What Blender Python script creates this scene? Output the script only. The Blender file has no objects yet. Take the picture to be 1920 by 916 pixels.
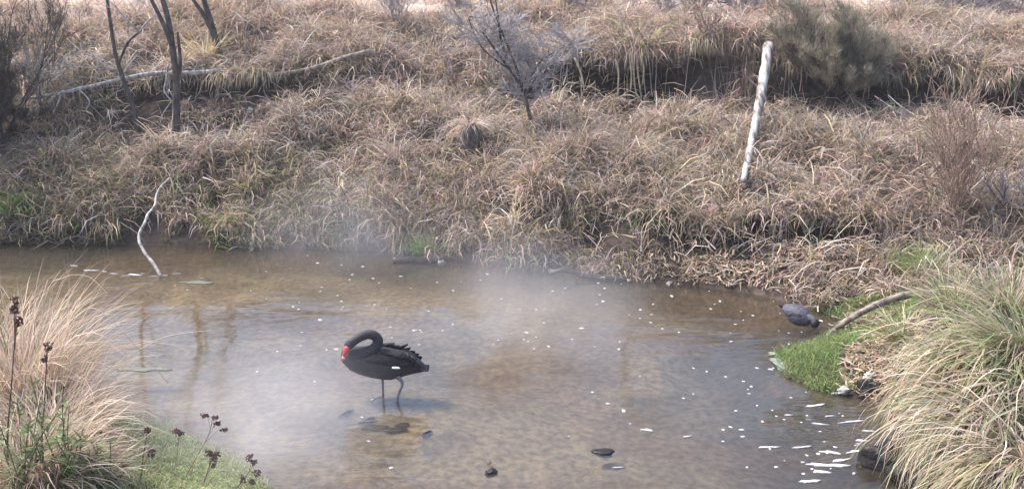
import bpy, math, random
import numpy as np
from mathutils import Vector

R = math.radians
SC = bpy.context.scene
COL = SC.collection

# ------------------------------------------------------------------ camera, sky, sun, exposure
W_, H_, F_ = 1920.0, 916.0, 2318.0          # photograph size and focal length in its pixels
CAMH, PITCH = 4.73, R(17.0)
cam_d = bpy.data.cameras.new('camera'); cam = bpy.data.objects.new('camera', cam_d); COL.objects.link(cam)
cam.location = (0, 0, CAMH); cam.rotation_euler = (R(90) - PITCH, 0, 0)
cam_d.sensor_width = 36.0; cam_d.lens = 36.0 * F_ / W_; cam_d.clip_start = 0.1; cam_d.clip_end = 2000
SC.camera = cam

SUN_EL, SUN_AZ = R(54), R(-70)               # azimuth from +Y towards +X
world = bpy.data.worlds.new('World'); SC.world = world; world.use_nodes = True
wn = world.node_tree; bg = wn.nodes['Background']
sky = wn.nodes.new('ShaderNodeTexSky'); sky.sky_type = 'NISHITA'; sky.sun_disc = False
sky.sun_elevation = SUN_EL; sky.sun_rotation = SUN_AZ
sky.air_density = 1.0; sky.dust_density = 3.0; sky.ozone_density = 1.0; sky.altitude = 0
wn.links.new(sky.outputs[0], bg.inputs[0]); bg.inputs[1].default_value = 0.11
sun_d = bpy.data.lights.new('sun', 'SUN'); sun_d.energy = 1.5; sun_d.angle = R(14); sun_d.color = (1, .945, .91)
sun = bpy.data.objects.new('sun', sun_d); COL.objects.link(sun)
sdir = Vector((math.sin(SUN_AZ) * math.cos(SUN_EL), math.cos(SUN_AZ) * math.cos(SUN_EL), math.sin(SUN_EL)))
sun.rotation_euler = sdir.to_track_quat('Z', 'Y').to_euler(); sun.location = sdir * 60
vs = SC.view_settings
vs.view_transform = 'Standard'; vs.look = 'None'; vs.gamma = 1; vs.use_curve_mapping = False
vs.exposure = 1.95
HAZE = .0011
STEAM = [(650, 468, 1.7, .36), (1030, 620, 1.5, .36), (500, 840, 1.5, .46), (900, 540, 1.5, .12), (350, 860, 1.0, .1)]     # photo pixel on the water, radius, density
SC.cycles.use_denoising = True
SC.cycles.max_bounces = 8; SC.cycles.transparent_max_bounces = 12; SC.cycles.volume_bounces = 1
SC.cycles.volume_step_rate = 2.0; SC.cycles.volume_max_steps = 64
SC.cycles.caustics_reflective = False; SC.cycles.caustics_refractive = False

# ------------------------------------------------------------------ pixel <-> place
CP, SP = math.cos(PITCH), math.sin(PITCH)
def ang(py): return PITCH + np.arctan((np.asarray(py, float) - H_ / 2) / F_)
def ray(px, py):
    a = (px - W_ / 2) / F_; b = (H_ / 2 - py) / F_
    return Vector((a, CP + b * SP, -SP + b * CP))
def gnd(px, py, z=0.0):
    d = ray(px, py); t = (z - CAMH) / d.z
    return Vector((d.x * t, d.y * t, z))
def atY(px, py, Y):
    d = ray(px, py); t = Y / d.y
    return Vector((d.x * t, Y, CAMH + d.z * t))
def y_at(py, z): return (CAMH - z) / math.tan(float(ang(py)))
def px_of(x, y, z=.8): return W_ / 2 + F_ * x / np.maximum(y * CP + (CAMH - z) * SP, .3)
def pxm(p): return F_ / (p.y * CP + (CAMH - p.z) * SP)       # photo pixels per metre at p

# ------------------------------------------------------------------ numpy noise
def _hash(i, j, s):
    n = (i * 374761393 + j * 668265263 + s * 1442695041) & 0xffffffff
    n = ((n ^ (n >> 13)) * 1274126177) & 0xffffffff
    return ((n ^ (n >> 16)) & 0xffff) / 65535.0
def vnoise(x, y, s=0):
    x = np.asarray(x, float); y = np.asarray(y, float)
    i = np.floor(x).astype(np.int64); j = np.floor(y).astype(np.int64)
    u = x - i; v = y - j; u = u * u * (3 - 2 * u); v = v * v * (3 - 2 * v)
    return (_hash(i, j, s) * (1 - u) + _hash(i + 1, j, s) * u) * (1 - v) + (_hash(i, j + 1, s) * (1 - u) + _hash(i + 1, j + 1, s) * u) * v
def fbm(x, y, s=0, o=3):
    t = 0; a = .5
    for k in range(o): t = t + a * (vnoise(x * 2 ** k, y * 2 ** k, s + k * 17) * 2 - 1); a *= .55
    return t
def sstep(a, b, x):
    t = np.clip((np.asarray(x, float) - a) / (b - a), 0, 1); return t * t * (3 - 2 * t)

# ------------------------------------------------------------------ terrain
# columns: px, then (row pixel, height) of water line, toe, lower scarp base, lower lip, mid bank, upper scarp base; lip pixel row, gap; plateau, top
COLS = [
 (-250, (452, 0), (444, .05), (420, .18), (360, .5), (280, .85), (192, 1.35), 150, .35, (60, 2.1), (0, 2.45), .05, .0),
 (150,  (456, 0), (449, .05), (425, .18), (360, .5), (280, .85), (192, 1.35), 150, .25, (60, 2.1), (0, 2.45), .08, .0),
 (450,  (462, 0), (454, .05), (428, .2),  (360, .5), (280, .85), (190, 1.35), 148, .08, (60, 2.1), (0, 2.45), .28, .0),
 (600,  (466, 0), (458, .05), (430, .2),  (360, .5), (270, .9),  (172, 1.45), 132, .2, (60, 2.1), (0, 2.42), .12, .0),
 (720,  (470, 0), (462, .05), (432, .2),  (360, .5), (260, .95), (160, 1.5),  120, .45, (50, 2.15), (0, 2.4), .04, .0),
 (850,  (488, 0), (478, .06), (455, .18), (370, .55), (270, .98), (185, 1.35), 140, .35, (50, 2.15), (0, 2.3), .05, .04),
 (980,  (506, 0), (494, .07), (470, .2),  (370, .68), (280, .98), (182, 1.3), 128, .15, (45, 2.2), (0, 2.27), .2, .05),
 (1080, (517, 0), (503, .08), (470, .24), (375, .7), (284, .98), (188, 1.28), 96, .08, (42, 2.2), (0, 2.25), .7, .05),
 (1240, (529, 0), (512, .08), (468, .3),  (390, .7), (286, .98), (190, 1.28), 88, .08, (40, 2.2), (0, 2.25), .75, .2),
 (1330, (540, 0), (525, .07), (457, .36), (408, .64), (288, 1.0), (190, 1.3), 90, .2, (40, 2.2), (0, 2.25), .15, .5),
 (1420, (552, 0), (537, .06), (455, .36), (410, .64), (290, 1.0), (195, 1.3), 94, .2, (40, 2.2), (0, 2.25), .12, .5),
 (1550, (590, 0), (572, .06), (453, .38), (420, .6), (300, .98), (200, 1.3), 116, .1, (42, 2.2), (0, 2.25), .3, .4),
 (1700, (602, .02), (585, .08), (470, .4), (430, .6), (300, 1.02), (202, 1.28), 128, .08, (44, 2.18), (0, 2.25), .5, .0),
 (1950, (640, .15), (620, .2), (500, .42), (440, .65), (320, 1.0), (225, 1.22), 140, .08, (46, 2.15), (0, 2.25), .5, .0),
 (2350, (660, .2), (640, .25), (510, .42), (450, .65), (320, 1.0), (225, 1.22), 145, .2, (46, 2.15), (0, 2.25), .2, .0)]
PXG = np.arange(-400, 2500, 10.0)
def _sm(a, k=6):
    w = np.exp(-.5 * (np.arange(-12, 13) / k) ** 2); w /= w.sum()
    return np.convolve(np.pad(a, 12, 'edge'), w, 'valid')
rows_y, rows_z = [], []
cpx = [c[0] for c in COLS]
def _row(ys, zs, k=4):
    rows_y.append(_sm(np.interp(PXG, cpx, ys), k)); rows_z.append(_sm(np.interp(PXG, cpx, zs), k))
for r in range(1, 7):
    _row([y_at(c[r][0], c[r][1]) for c in COLS], [c[r][1] for c in COLS])
ly = [y_at(c[6][0], c[6][1]) + c[8] for c in COLS]
_row(ly, [CAMH - y * math.tan(float(ang(c[7]))) for y, c in zip(ly, COLS)])
for r in (9, 10):
    _row([y_at(c[r][0], c[r][1]) for c in COLS], [c[r][1] for c in COLS])
rows_y.append(rows_y[-1] + 8); rows_z.append(rows_z[-1] + .35)
rows_y.append(rows_y[-1] + 400); rows_z.append(rows_z[-1] + .6)
NR = len(rows_y)
UC_UP = _sm(np.interp(PXG, cpx, [c[11] for c in COLS]), 3); UC_LO = _sm(np.interp(PXG, cpx, [c[12] for c in COLS]), 3)
def row_at(r, px, x):
    wob = 0
    if r in (2, 3): wob = .12 * fbm(x * 1.1, x * 0 + 3.3, 5)
    if r in (5, 6): wob = .22 * fbm(x * 1.3, x * 0 + 7.7, 6)
    return np.interp(px, PXG, rows_y[r]) + wob, np.interp(px, PXG, rows_z[r])
def farH(x, y, bumps=True):
    x = np.asarray(x, float); y = np.asarray(y, float)
    px = px_of(x, y)
    ya, za = row_at(0, px, x)
    z = np.where(y < ya, za, 0.0)
    for r in range(1, NR):
        yb, zb = row_at(r, px, x); yb = np.maximum(yb, ya + .02)
        t = np.clip((y - ya) / (yb - ya), 0, 1)
        z = np.where((y >= ya) , za + (zb - za) * t, z)
        ya, za = yb, zb
    if bumps:
        z = z + np.clip(z / .35, 0, 1) * np.where(y < 40, 1, 0) * (.36 * fbm(x * 1.25, y * 1.25, 11) + .2 * fbm(x * 3.1, y * 3.1, 13))
    return z
# water outline, clockwise in pixels (all at z = 0)
WPX = [(-600, 448), (-250, 452), (150, 456), (450, 462), (600, 466), (720, 470), (790, 480), (850, 488), (980, 506), (1080, 517), (1160, 524), (1240, 529), (1330, 540),
       (1420, 552), (1480, 568), (1550, 588), (1588, 600), (1552, 630), (1500, 652), (1452, 667), (1476, 705), (1540, 734), (1610, 740),
       (1648, 762), (1672, 805), (1660, 835), (1712, 872), (1760, 930), (1900, 1060), (2600, 1300), (2600, 1900), (1400, 1500), (800, 1150), (520, 925), (470, 880), (400, 838),
       (330, 808), (250, 784), (180, 770), (80, 745), (-100, 715), (-700, 660)]
WPOLY = np.array([[gnd(*p).x, gnd(*p).y] for p in WPX])
def wdist(x, y):
    """distance to the water line, negative in the water"""
    x = np.asarray(x, float); y = np.asarray(y, float)
    best = np.full(x.shape, 1e9); ins = np.zeros(x.shape, bool)
    n = len(WPOLY)
    for i in range(n):
        ax, ay = WPOLY[i]; bx, by = WPOLY[(i + 1) % n]
        dx, dy = bx - ax, by - ay; l2 = dx * dx + dy * dy
        t = np.clip(((x - ax) * dx + (y - ay) * dy) / l2, 0, 1)
        best = np.minimum(best, (x - ax - t * dx) ** 2 + (y - ay - t * dy) ** 2)
        c = ((ay > y) != (by > y)) & (x < (bx - ax) * (y - ay) / (by - ay + 1e-12) + ax)
        ins ^= c
    d = np.sqrt(best)
    return np.where(ins, -d, d)
def bedH(x, y, d):
    """d > 0 inside the water"""
    dep = .03 + .3 * np.clip(d, 0, .6)
    dep = dep + .22 * sstep(1.2, 3.4, x) * sstep(.1, .8, d) + .05 * fbm(x * .8, y * .8, 31)
    led = sstep(.5, .62, vnoise(x * .9 + 3, y * 1.7, 37)) * .06            # rock ledges
    bar = np.exp(-(((x + 1.05) / 1.3) ** 2 + ((y - 10.2) / .9) ** 2))         # the shallow bar under the swan
    dep = dep * (1 - .72 * bar) - led * sstep(.2, .6, d) * (1 - .3 * bar) + .02 * fbm(x * 4, y * 4, 33)
    return -np.clip(dep, .03, .6)
def nearH(x, y, d):
    px = px_of(x, y, .2)
    right = sstep(1500, 1560, px) if False else (x > 0)
    capR = .10 + .6 * sstep(1640, 1790, px)
    zr = .02 + (capR) * sstep(-.05, .55, d) + .12 * np.clip(d - .5, 0, 8)
    zl = .03 + .26 * np.clip(d, 0, 1.2) + .34 * np.clip(d - 1.2, 0, 6)
    z = np.where(right, zr, zl)
    return z + .05 * sstep(.1, .6, d) * fbm(x * 2.2, y * 2.2, 41)
def groundH(x, y):
    x = np.asarray(x, float); y = np.asarray(y, float)
    d = wdist(x, y)
    px = px_of(x, y)
    y0, _ = row_at(0, px, x)
    k = sstep(-.4, .4, y - y0)
    land = nearH(x, y, d) * (1 - k) + np.maximum(farH(x, y), .0 + .04 * np.clip(d / .05, 0, 1)) * k
    return np.where(d > 0, np.maximum(land, .012 + .25 * np.clip(d, 0, .1)), bedH(x, y, -d))
def gz(x, y): return float(groundH(np.array([x]), np.array([y]))[0])
def hit(px, py, lift=0.0):
    """where the line of sight through a pixel meets the ground"""
    d = ray(px, py); t = np.linspace(7, 34, 900)
    X, Y, Z = d.x * t, d.y * t, CAMH + d.z * t
    g = np.maximum(groundH(X, Y), 0) + lift
    below = np.nonzero(Z < g)[0]
    i = below[0] if len(below) else len(t) - 1
    return Vector((X[i], Y[i], max(g[i], 0)))

# ------------------------------------------------------------------ materials
def _mat(name):
    m = bpy.data.materials.new(name); m.use_nodes = True
    nt = m.node_tree; return m, nt, nt.nodes['Principled BSDF'], nt.nodes['Material Output']
def nmat(name, c1, c2, scale=8, rough=.8, bump=.3, detail=6, stretch=(1, 1, 1), spec=.3, lo=.35, hi=.65, c3=None):
    m, nt, b, o = _mat(name)
    tc = nt.nodes.new('ShaderNodeTexCoord'); mp = nt.nodes.new('ShaderNodeMapping'); mp.inputs['Scale'].default_value = stretch
    nz = nt.nodes.new('ShaderNodeTexNoise'); nz.inputs['Scale'].default_value = scale; nz.inputs['Detail'].default_value = detail
    cr = nt.nodes.new('ShaderNodeValToRGB'); e = cr.color_ramp.elements
    e[0].position = lo; e[0].color = (*c1, 1); e[1].position = hi; e[1].color = (*c2, 1)
    if c3: q = e.new(min(hi + .12, 1)); q.color = (*c3, 1)
    nt.links.new(tc.outputs['Object'], mp.inputs[0]); nt.links.new(mp.outputs[0], nz.inputs['Vector'])
    nt.links.new(nz.outputs['Fac'], cr.inputs[0]); nt.links.new(cr.outputs[0], b.inputs['Base Color'])
    b.inputs['Roughness'].default_value = rough; b.inputs['Specular IOR Level'].default_value = spec
    if bump:
        bp = nt.nodes.new('ShaderNodeBump'); bp.inputs['Strength'].default_value = bump; bp.inputs['Distance'].default_value = .02
        nt.links.new(nz.outputs['Fac'], bp.inputs['Height']); nt.links.new(bp.outputs[0], b.inputs['Normal'])
    return m
def leafmat(name, trans=.35, rough=.6):
    """blade colour comes from the blades' own colour attribute"""
    m, nt, b, o = _mat(name)
    at = nt.nodes.new('ShaderNodeAttribute'); at.attribute_name = 'col'
    nt.links.new(at.outputs['Color'], b.inputs['Base Color'])
    b.inputs['Roughness'].default_value = rough; b.inputs['Specular IOR Level'].default_value = .25
    tr = nt.nodes.new('ShaderNodeBsdfTranslucent'); nt.links.new(at.outputs['Color'], tr.inputs['Color'])
    mx = nt.nodes.new('ShaderNodeMixShader'); mx.inputs[0].default_value = trans
    nt.links.new(b.outputs[0], mx.inputs[1]); nt.links.new(tr.outputs[0], mx.inputs[2]); nt.links.new(mx.outputs[0], o.inputs['Surface'])
    return m
M = {}
M['grass'] = leafmat('dry_grass_blades')
M['green'] = leafmat('green_leaf_blades', .4, .5)
M['litter'] = leafmat('leaf_litter', .1, .8)
M['pale_bark'] = nmat('pale_weathered_wood', (.17, .15, .135), (.50, .465, .43), 22, .85, .5, 10, (1, 1, .5))
M['white_bark'] = nmat('white_lichened_bark', (.09, .078, .068), (.40, .37, .345), 16, .85, .5, 10, (1, .3, .3), lo=.36, hi=.56, c3=(.46, .44, .40))
M['dark_bark'] = nmat('dark_bark', (.035, .028, .026), (.12, .095, .085), 22, .85, .6, 6, (1, 1, .3))
M['grey_twig'] = nmat('grey_twigs', (.20, .18, .185), (.42, .39, .40), 14, .8, 0)
M['brown_twig'] = nmat('reddish_brown_twigs', (.13, .085, .065), (.30, .21, .17), 12, .8, 0)
M['dead_root'] = nmat('pale_root', (.26, .21, .13), (.46, .39, .27), 14, .8, .2)
M['log'] = nmat('grey_brown_log', (.10, .075, .06), (.34, .28, .23), 16, .85, .6, 8, (1, 1, 1))
M['wet_wood'] = nmat('wet_dark_wood', (.015, .012, .011), (.06, .045, .04), 18, .35, .5)
M['stone_white'] = nmat('pale_stone', (.34, .32, .29), (.6, .57, .53), 20, .7, .3)
M['stone_grey'] = nmat('grey_stone', (.12, .11, .10), (.3, .28, .26), 14, .6, .5)
M['stone_slab'] = nmat('pale_algal_slab', (.10, .12, .095), (.26, .29, .24), 24, .5, .4)
M['stone_and_shade'] = nmat('dark_stone_and_shade', (.006, .0055, .006), (.026, .023, .021), 14, .42, .8, spec=.2)  # wet stones, and the painted shade of the undercut below the sedge
M['foam'] = nmat('white_foam_and_glint', (.45, .44, .46), (.72, .71, .73), 60, .5, .4, lo=.3, hi=.6)  # real foam, and the painted glints along the sedge bank
M['weed_mat'] = nmat('floating_weed', (.06, .07, .05), (.20, .22, .17), 40, .6, .4)
M['plume'] = nmat('black_plumage', (.019, .017, .0225), (.044, .040, .052), 38, .62, .5, 4, (1, 1, 3), spec=.25)
M['plume_dark'] = nmat('black_wing_plumage', (.008, .008, .010), (.022, .021, .027), 30, .6, .4, 4, (1, 1, 2), spec=.25)
M['plume_grey'] = nmat('slate_plumage', (.05, .047, .06), (.10, .095, .12), 40, .6, .5, 4, spec=.25)
M['white_feather'] = nmat('white_feather', (.7, .7, .7), (.85, .85, .84), 30, .6, 0)
M['bill_red'] = nmat('red_bill', (.55, .035, .045), (.72, .08, .08), 20, .35, 0, spec=.5)
M['bill_white'] = nmat('white_bill_band', (.75, .7, .7), (.85, .8, .8), 20, .4, 0)
M['eye'] = nmat('eye', (.25, .01, .01), (.35, .02, .02), 5, .15, 0)
M['leg'] = nmat('grey_leg', (.11, .10, .115), (.24, .22, .25), 30, .55, .3, spec=.4)
M['dock'] = nmat('dock_stem', (.09, .055, .045), (.2, .13, .10), 20, .8, .2)
M['dock_seed'] = nmat('dock_seed', (.05, .022, .025), (.15, .07, .065), 30, .85, .2)

# ------------------------------------------------------------------ object helpers
WLOC = {}
def link(name, me, mat, parent=None, loc=None):
    o = bpy.data.objects.new(name, me); COL.objects.link(o)
    if mat: me.materials.append(mat)
    if parent is not None:
        o.parent = parent; WLOC[o.name] = WLOC[parent.name]
    else:
        loc = Vector(loc) if loc is not None else Vector((0, 0, 0))
        o.location = loc; WLOC[o.name] = loc
    return o
def tag(o, label, cat, group=None, kind=None):
    o['label'] = label
    if cat: o['category'] = cat
    if group: o['group'] = group
    if kind: o['kind'] = kind
    return o
def thing(name, label, cat, loc, group=None):
    o = bpy.data.objects.new(name, None); COL.objects.link(o); o.location = loc; o.empty_display_size = .1
    WLOC[o.name] = Vector(loc); return tag(o, label, cat, group)
class MB:
    def __init__(s): s.v = []; s.f = []
    def tube(s, pts, rad, n=6, cap=True, flat=1.0):
        pts = [Vector(p) for p in pts]; b0 = len(s.v); m = len(pts)
        up = Vector((.13, .2, 1)).normalized()
        prev = None
        for i, p in enumerate(pts):
            t = (pts[min(i + 1, m - 1)] - pts[max(i - 1, 0)])
            t = t.normalized() if t.length > 1e-9 else Vector((0, 0, 1))
            a = prev if prev is not None else t.cross(Vector((.3, .9, .2)))
            a = a - t * a.dot(t)
            if a.length < 1e-6: a = t.cross(Vector((.9, .1, .2)))
            a.normalize(); prev = a; b = t.cross(a)
            r = rad[i] if hasattr(rad, '__len__') else rad
            for k in range(n):
                q = 2 * math.pi * k / n
                s.v.append(p + a * (r * math.cos(q)) + b * (r * flat * math.sin(q)))
        for i in range(m - 1):
            for k in range(n):
                A = b0 + i * n + k; B = b0 + i * n + (k + 1) % n
                s.f.append((A, B, B + n, A + n))
        if cap:
            s.f.append(tuple(b0 + k for k in range(n))[::-1]); e = b0 + (m - 1) * n; s.f.append(tuple(e + k for k in range(n)))
        return s
    def rings(s, rings, cap=True):
        b0 = len(s.v); n = len(rings[0])
        for r in rings: s.v += [Vector(p) for p in r]
        for i in range(len(rings) - 1):
            for k in range(n):
                A = b0 + i * n + k; B = b0 + i * n + (k + 1) % n
                s.f.append((A, B, B + n, A + n))
        if cap:
            s.f.append(tuple(b0 + k for k in range(n))[::-1]); e = b0 + (len(rings) - 1) * n; s.f.append(tuple(e + k for k in range(n)))
        return s
    def mesh(s, name, org, smooth=True):
        me = bpy.data.meshes.new(name)
        me.from_pydata([tuple(v - org) for v in s.v], [], s.f)
        if smooth: me.polygons.foreach_set('use_smooth', [True] * len(me.polygons))
        me.update(); return me
    def build(s, name, mat, parent=None, loc=None, smooth=True):
        org = WLOC[parent.name] if parent is not None else Vector(loc)
        return link(name, s.mesh(name, org, smooth), mat, parent, loc)

# ribbons: grass blades, leaves, needles, all as arrays
class Blades:
    def __init__(s, rng): s.rng = rng; s.V = []; s.C = []; s.seg = None
    def add(s, base, head, L, th0, bend, w, col, seg=3, wob=.2, floor=None, twist=.7, tipcol=None):
        rng = s.rng; N = len(base)
        if N == 0: return s
        s.seg = seg
        P = [np.asarray(base, float)]; th = np.array(th0, float) * np.ones(N); hd = np.array(head, float) * np.ones(N); h0 = hd.copy()
        L = np.asarray(L) * np.ones(N)
        for k in range(seg):
            st = L / seg
            nx = P[-1] + np.stack([np.cos(th) * np.cos(hd), np.cos(th) * np.sin(hd), np.sin(th)], 1) * st[:, None]
            if floor is not None:
                nx[:, 2] = np.maximum(nx[:, 2], floor(nx[:, 0], nx[:, 1]) + .012 + .03 * rng.rand(N))
            P.append(nx)
            th = th - np.asarray(bend) / seg * (.6 + .8 * rng.rand(N)); hd = hd + rng.randn(N) * wob
        a = (rng.rand(N) - .5) * 2 * twist
        side = np.stack([-np.sin(h0) * np.cos(a), np.cos(h0) * np.cos(a), np.sin(a)], 1)
        w = np.asarray(w) * np.ones(N)
        out = np.zeros((N, 2 * seg + 1, 3)); cc = np.ones((N, 2 * seg + 1, 4))
        col = np.asarray(col, float) * np.ones((N, 3)); tc = col if tipcol is None else np.asarray(tipcol) * np.ones((N, 3))
        for k in range(seg):
            tp = (1 - (k / seg) ** 1.6 * .75) * (.75 if k == 0 else 1)
            out[:, 2 * k] = P[k] - side * (w * tp / 2)[:, None]; out[:, 2 * k + 1] = P[k] + side * (w * tp / 2)[:, None]
            f = k / seg; cc[:, 2 * k, :3] = cc[:, 2 * k + 1, :3] = col * (1 - f) + tc * f
        out[:, 2 * seg] = P[seg]; cc[:, 2 * seg, :3] = tc
        s.V.append(out); s.C.append(cc); return s
    def build(s, name, mat, parent=None, loc=None):
        V = np.concatenate(s.V); C = np.concatenate(s.C); seg = s.seg; N = len(V); nv = 2 * seg + 1
        org = WLOC[parent.name] if parent is not None else Vector(loc or (0, 0, 0))
        V = V - np.array(org)
        me = bpy.data.meshes.new(name)
        me.vertices.add(N * nv); me.vertices.foreach_set('co', V.reshape(-1).astype(np.float32))
        pat = []; ls = []
        for k in range(seg - 1): ls.append(len(pat)); pat += [2 * k, 2 * k + 1, 2 * k + 3, 2 * k + 2]
        ls.append(len(pat)); pat += [2 * seg - 2, 2 * seg - 1, 2 * seg]
        nl = len(pat)
        loops = (np.arange(N)[:, None] * nv + np.array(pat)[None]).reshape(-1)
        starts = (np.arange(N)[:, None] * nl + np.array(ls)[None]).reshape(-1)
        me.loops.add(len(loops)); me.loops.foreach_set('vertex_index', loops.astype(np.int32))
        me.polygons.add(len(starts)); me.polygons.foreach_set('loop_start', starts.astype(np.int32))
        me.update(calc_edges=True)
        at = me.color_attributes.new('col', 'FLOAT_COLOR', 'POINT'); at.data.foreach_set('color', C.reshape(-1).astype(np.float32))
        return link(name, me, mat, parent, loc)
def mixcol(rng, N, pal, wts, jit=.18):
    """a colour for each blade out of a weighted palette"""
    pal = np.array(pal); wts = np.asarray(wts, float)
    if wts.ndim == 1: idx = rng.choice(len(pal), N, p=wts / wts.sum())
    else:
        c = np.cumsum(wts / wts.sum(1, keepdims=True), 1); idx = (rng.rand(N)[:, None] > c).sum(1).clip(0, len(pal) - 1)
    return np.clip(pal[idx] * (1 + jit * rng.randn(N, 1)) * (1 + .05 * rng.randn(N, 3)), .01, .8)
PINK, STRAW, GREY, OLIVE, BROWN, LIME, GRN, PALE = (.45, .32, .265), (.43, .345, .225), (.36, .31, .285), (.19, .185, .09), (.16, .11, .085), (.28, .34, .10), (.12, .19, .06), (.60, .50, .41)

# ------------------------------------------------------------------ ground sheet
def build_ground():
    xs = np.concatenate([[-400, -150, -60, -30, -20, -15, -12], np.arange(-10, 10.01, .07), [12, 15, 20, 30, 60, 150, 400]])
    NX = len(xs)
    # rows of the grid follow the foot, the ledges and the lips of the bank
    knots = []
    for r in range(NR):
        y = np.full(NX, 15.0)
        for _ in range(8):
            yy, _z = row_at(r, px_of(xs, y), xs); y = .5 * y + .5 * yy
        knots.append(y)
    for r in range(1, NR): knots[r] = np.maximum(knots[r], knots[r - 1] + .03)
    sub = [3, 5, 8, 18, 20, 10, 18, 14, 8, 6]
    Yr, Zoff, und = [], [], []
    y0 = knots[0]
    for t in np.concatenate([[-60, -20, -5, 0, 2, 3.5], np.linspace(4.5, 8, 24)]): Yr.append(np.full(NX, t)); und.append(np.zeros(NX))
    for t in np.linspace(0, 1, 120)[1:-1]: Yr.append(8 + (y0 - 8) * t); und.append(np.zeros(NX))
    for r in range(NR - 1):
        for k in range(sub[r]):
            t = k / sub[r]; Yr.append(knots[r] + (knots[r + 1] - knots[r]) * t)
            px = px_of(xs, knots[r])
            if r == 5: und.append(np.interp(px, PXG, UC_UP) * np.sin(math.pi * min(t * 1.15, 1)) ** .6 * (.55 + .9 * vnoise(xs * 2.2, xs * 0, 51)))
            elif r == 2: und.append(np.interp(px, PXG, UC_LO) * np.sin(math.pi * min(t * 1.2, 1)) ** .6)
            else: und.append(np.zeros(NX))
    Yr.append(knots[-1]); und.append(np.zeros(NX))
    Y = np.array(Yr); X = np.broadcast_to(xs, Y.shape).copy(); Z = groundH(X, Y)
    Y2 = Y + np.array(und); NY = len(Y)
    V = np.stack([X, Y2, Z], -1).reshape(-1, 3)
    i = np.arange(NX - 1)[None] + np.arange(NY - 1)[:, None] * NX
    Fc = np.stack([i, i + 1, i + 1 + NX, i + NX], -1).reshape(-1, 4)
    me = bpy.data.meshes.new('ground'); me.vertices.add(len(V)); me.vertices.foreach_set('co', V.reshape(-1).astype(np.float32))
    me.loops.add(Fc.size); me.loops.foreach_set('vertex_index', Fc.reshape(-1).astype(np.int32))
    me.polygons.add(len(Fc)); me.polygons.foreach_set('loop_start', (np.arange(len(Fc)) * 4).astype(np.int32))
    me.update(calc_edges=True); me.polygons.foreach_set('use_smooth', [True] * len(Fc))
    # ground colour: silt, rock and painted dark water in the stream, dark earth on the bank faces, pale dry soil on the flat
    C = np.ones(V.shape[:1] + (4,)); x, y, z = X.reshape(-1), Y.reshape(-1), Z.reshape(-1)
    n1 = vnoise(x * 1.3, y * 1.3, 61); n2 = vnoise(x * 5, y * 5, 63)
    bed = np.array([.27, .225, .165])[None] * (.55 + .9 * n1[:, None]) * (.8 + .4 * n2[:, None])
    dark_water = np.maximum(sstep(1.3, 2.4, x + .6 * (n1 - .5)) * (y < 13), sstep(-.95, -.35, -np.abs(y - np.interp(px_of(x, y), PXG, rows_y[0])) + .5 * (n1 - .5)))[:, None]   # bed painted darker for deep water at right and the far bank's reflection
    bed = bed * (1 - .78 * dark_water) + np.array([.03, .028, .024]) * .78 * dark_water
    rust = sstep(.55, .7, vnoise(x * 1.1 + 5, y * 2, 65))[:, None]; bed = bed * (1 - rust * .45) + np.array([.19, .12, .08]) * rust * .45
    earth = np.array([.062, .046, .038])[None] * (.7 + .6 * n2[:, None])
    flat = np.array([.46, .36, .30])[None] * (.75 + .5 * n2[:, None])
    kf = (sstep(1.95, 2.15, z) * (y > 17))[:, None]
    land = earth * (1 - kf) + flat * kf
    moss = np.array([.12, .16, .05])[None] * (.7 + .6 * n2[:, None]); kn = ((y < 12.6) * (z < .5) * (x < 0))[:, None] * .7
    land = land * (1 - kn) + moss * kn
    kw = (z < .012)[:, None]
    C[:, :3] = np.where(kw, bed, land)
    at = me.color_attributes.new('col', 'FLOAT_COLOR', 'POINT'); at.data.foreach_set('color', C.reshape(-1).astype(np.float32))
    m, nt, b, o = _mat('earth_and_streambed')
    a = nt.nodes.new('ShaderNodeAttribute'); a.attribute_name = 'col'
    nz = nt.nodes.new('ShaderNodeTexNoise'); nz.inputs['Scale'].default_value = 14; nz.inputs['Detail'].default_value = 8
    tc = nt.nodes.new('ShaderNodeTexCoord'); nt.links.new(tc.outputs['Object'], nz.inputs['Vector'])
    mr = nt.nodes.new('ShaderNodeMapRange'); mr.inputs[3].default_value = .55; mr.inputs[4].default_value = 1.4; mr.inputs[1].default_value = .3; mr.inputs[2].default_value = .7
    mx = nt.nodes.new('ShaderNodeMix'); mx.data_type = 'RGBA'; mx.blend_type = 'MULTIPLY'; mx.inputs[0].default_value = 1
    nt.links.new(nz.outputs['Fac'], mr.inputs[0]); nt.links.new(a.outputs['Color'], mx.inputs[6]); nt.links.new(mr.outputs[0], mx.inputs[7])
    nt.links.new(mx.outputs[2], b.inputs['Base Color']); b.inputs['Roughness'].default_value = .9; b.inputs['Specular IOR Level'].default_value = .15
    bp = nt.nodes.new('ShaderNodeBump'); bp.inputs['Strength'].default_value = .7; bp.inputs['Distance'].default_value = .03
    nt.links.new(nz.outputs['Fac'], bp.inputs['Height']); nt.links.new(bp.outputs[0], b.inputs['Normal'])
    g = link('ground', me, m); tag(g, 'grassy stream bank, flat above it and silty streambed', 'ground', kind='structure')
build_ground()

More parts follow.
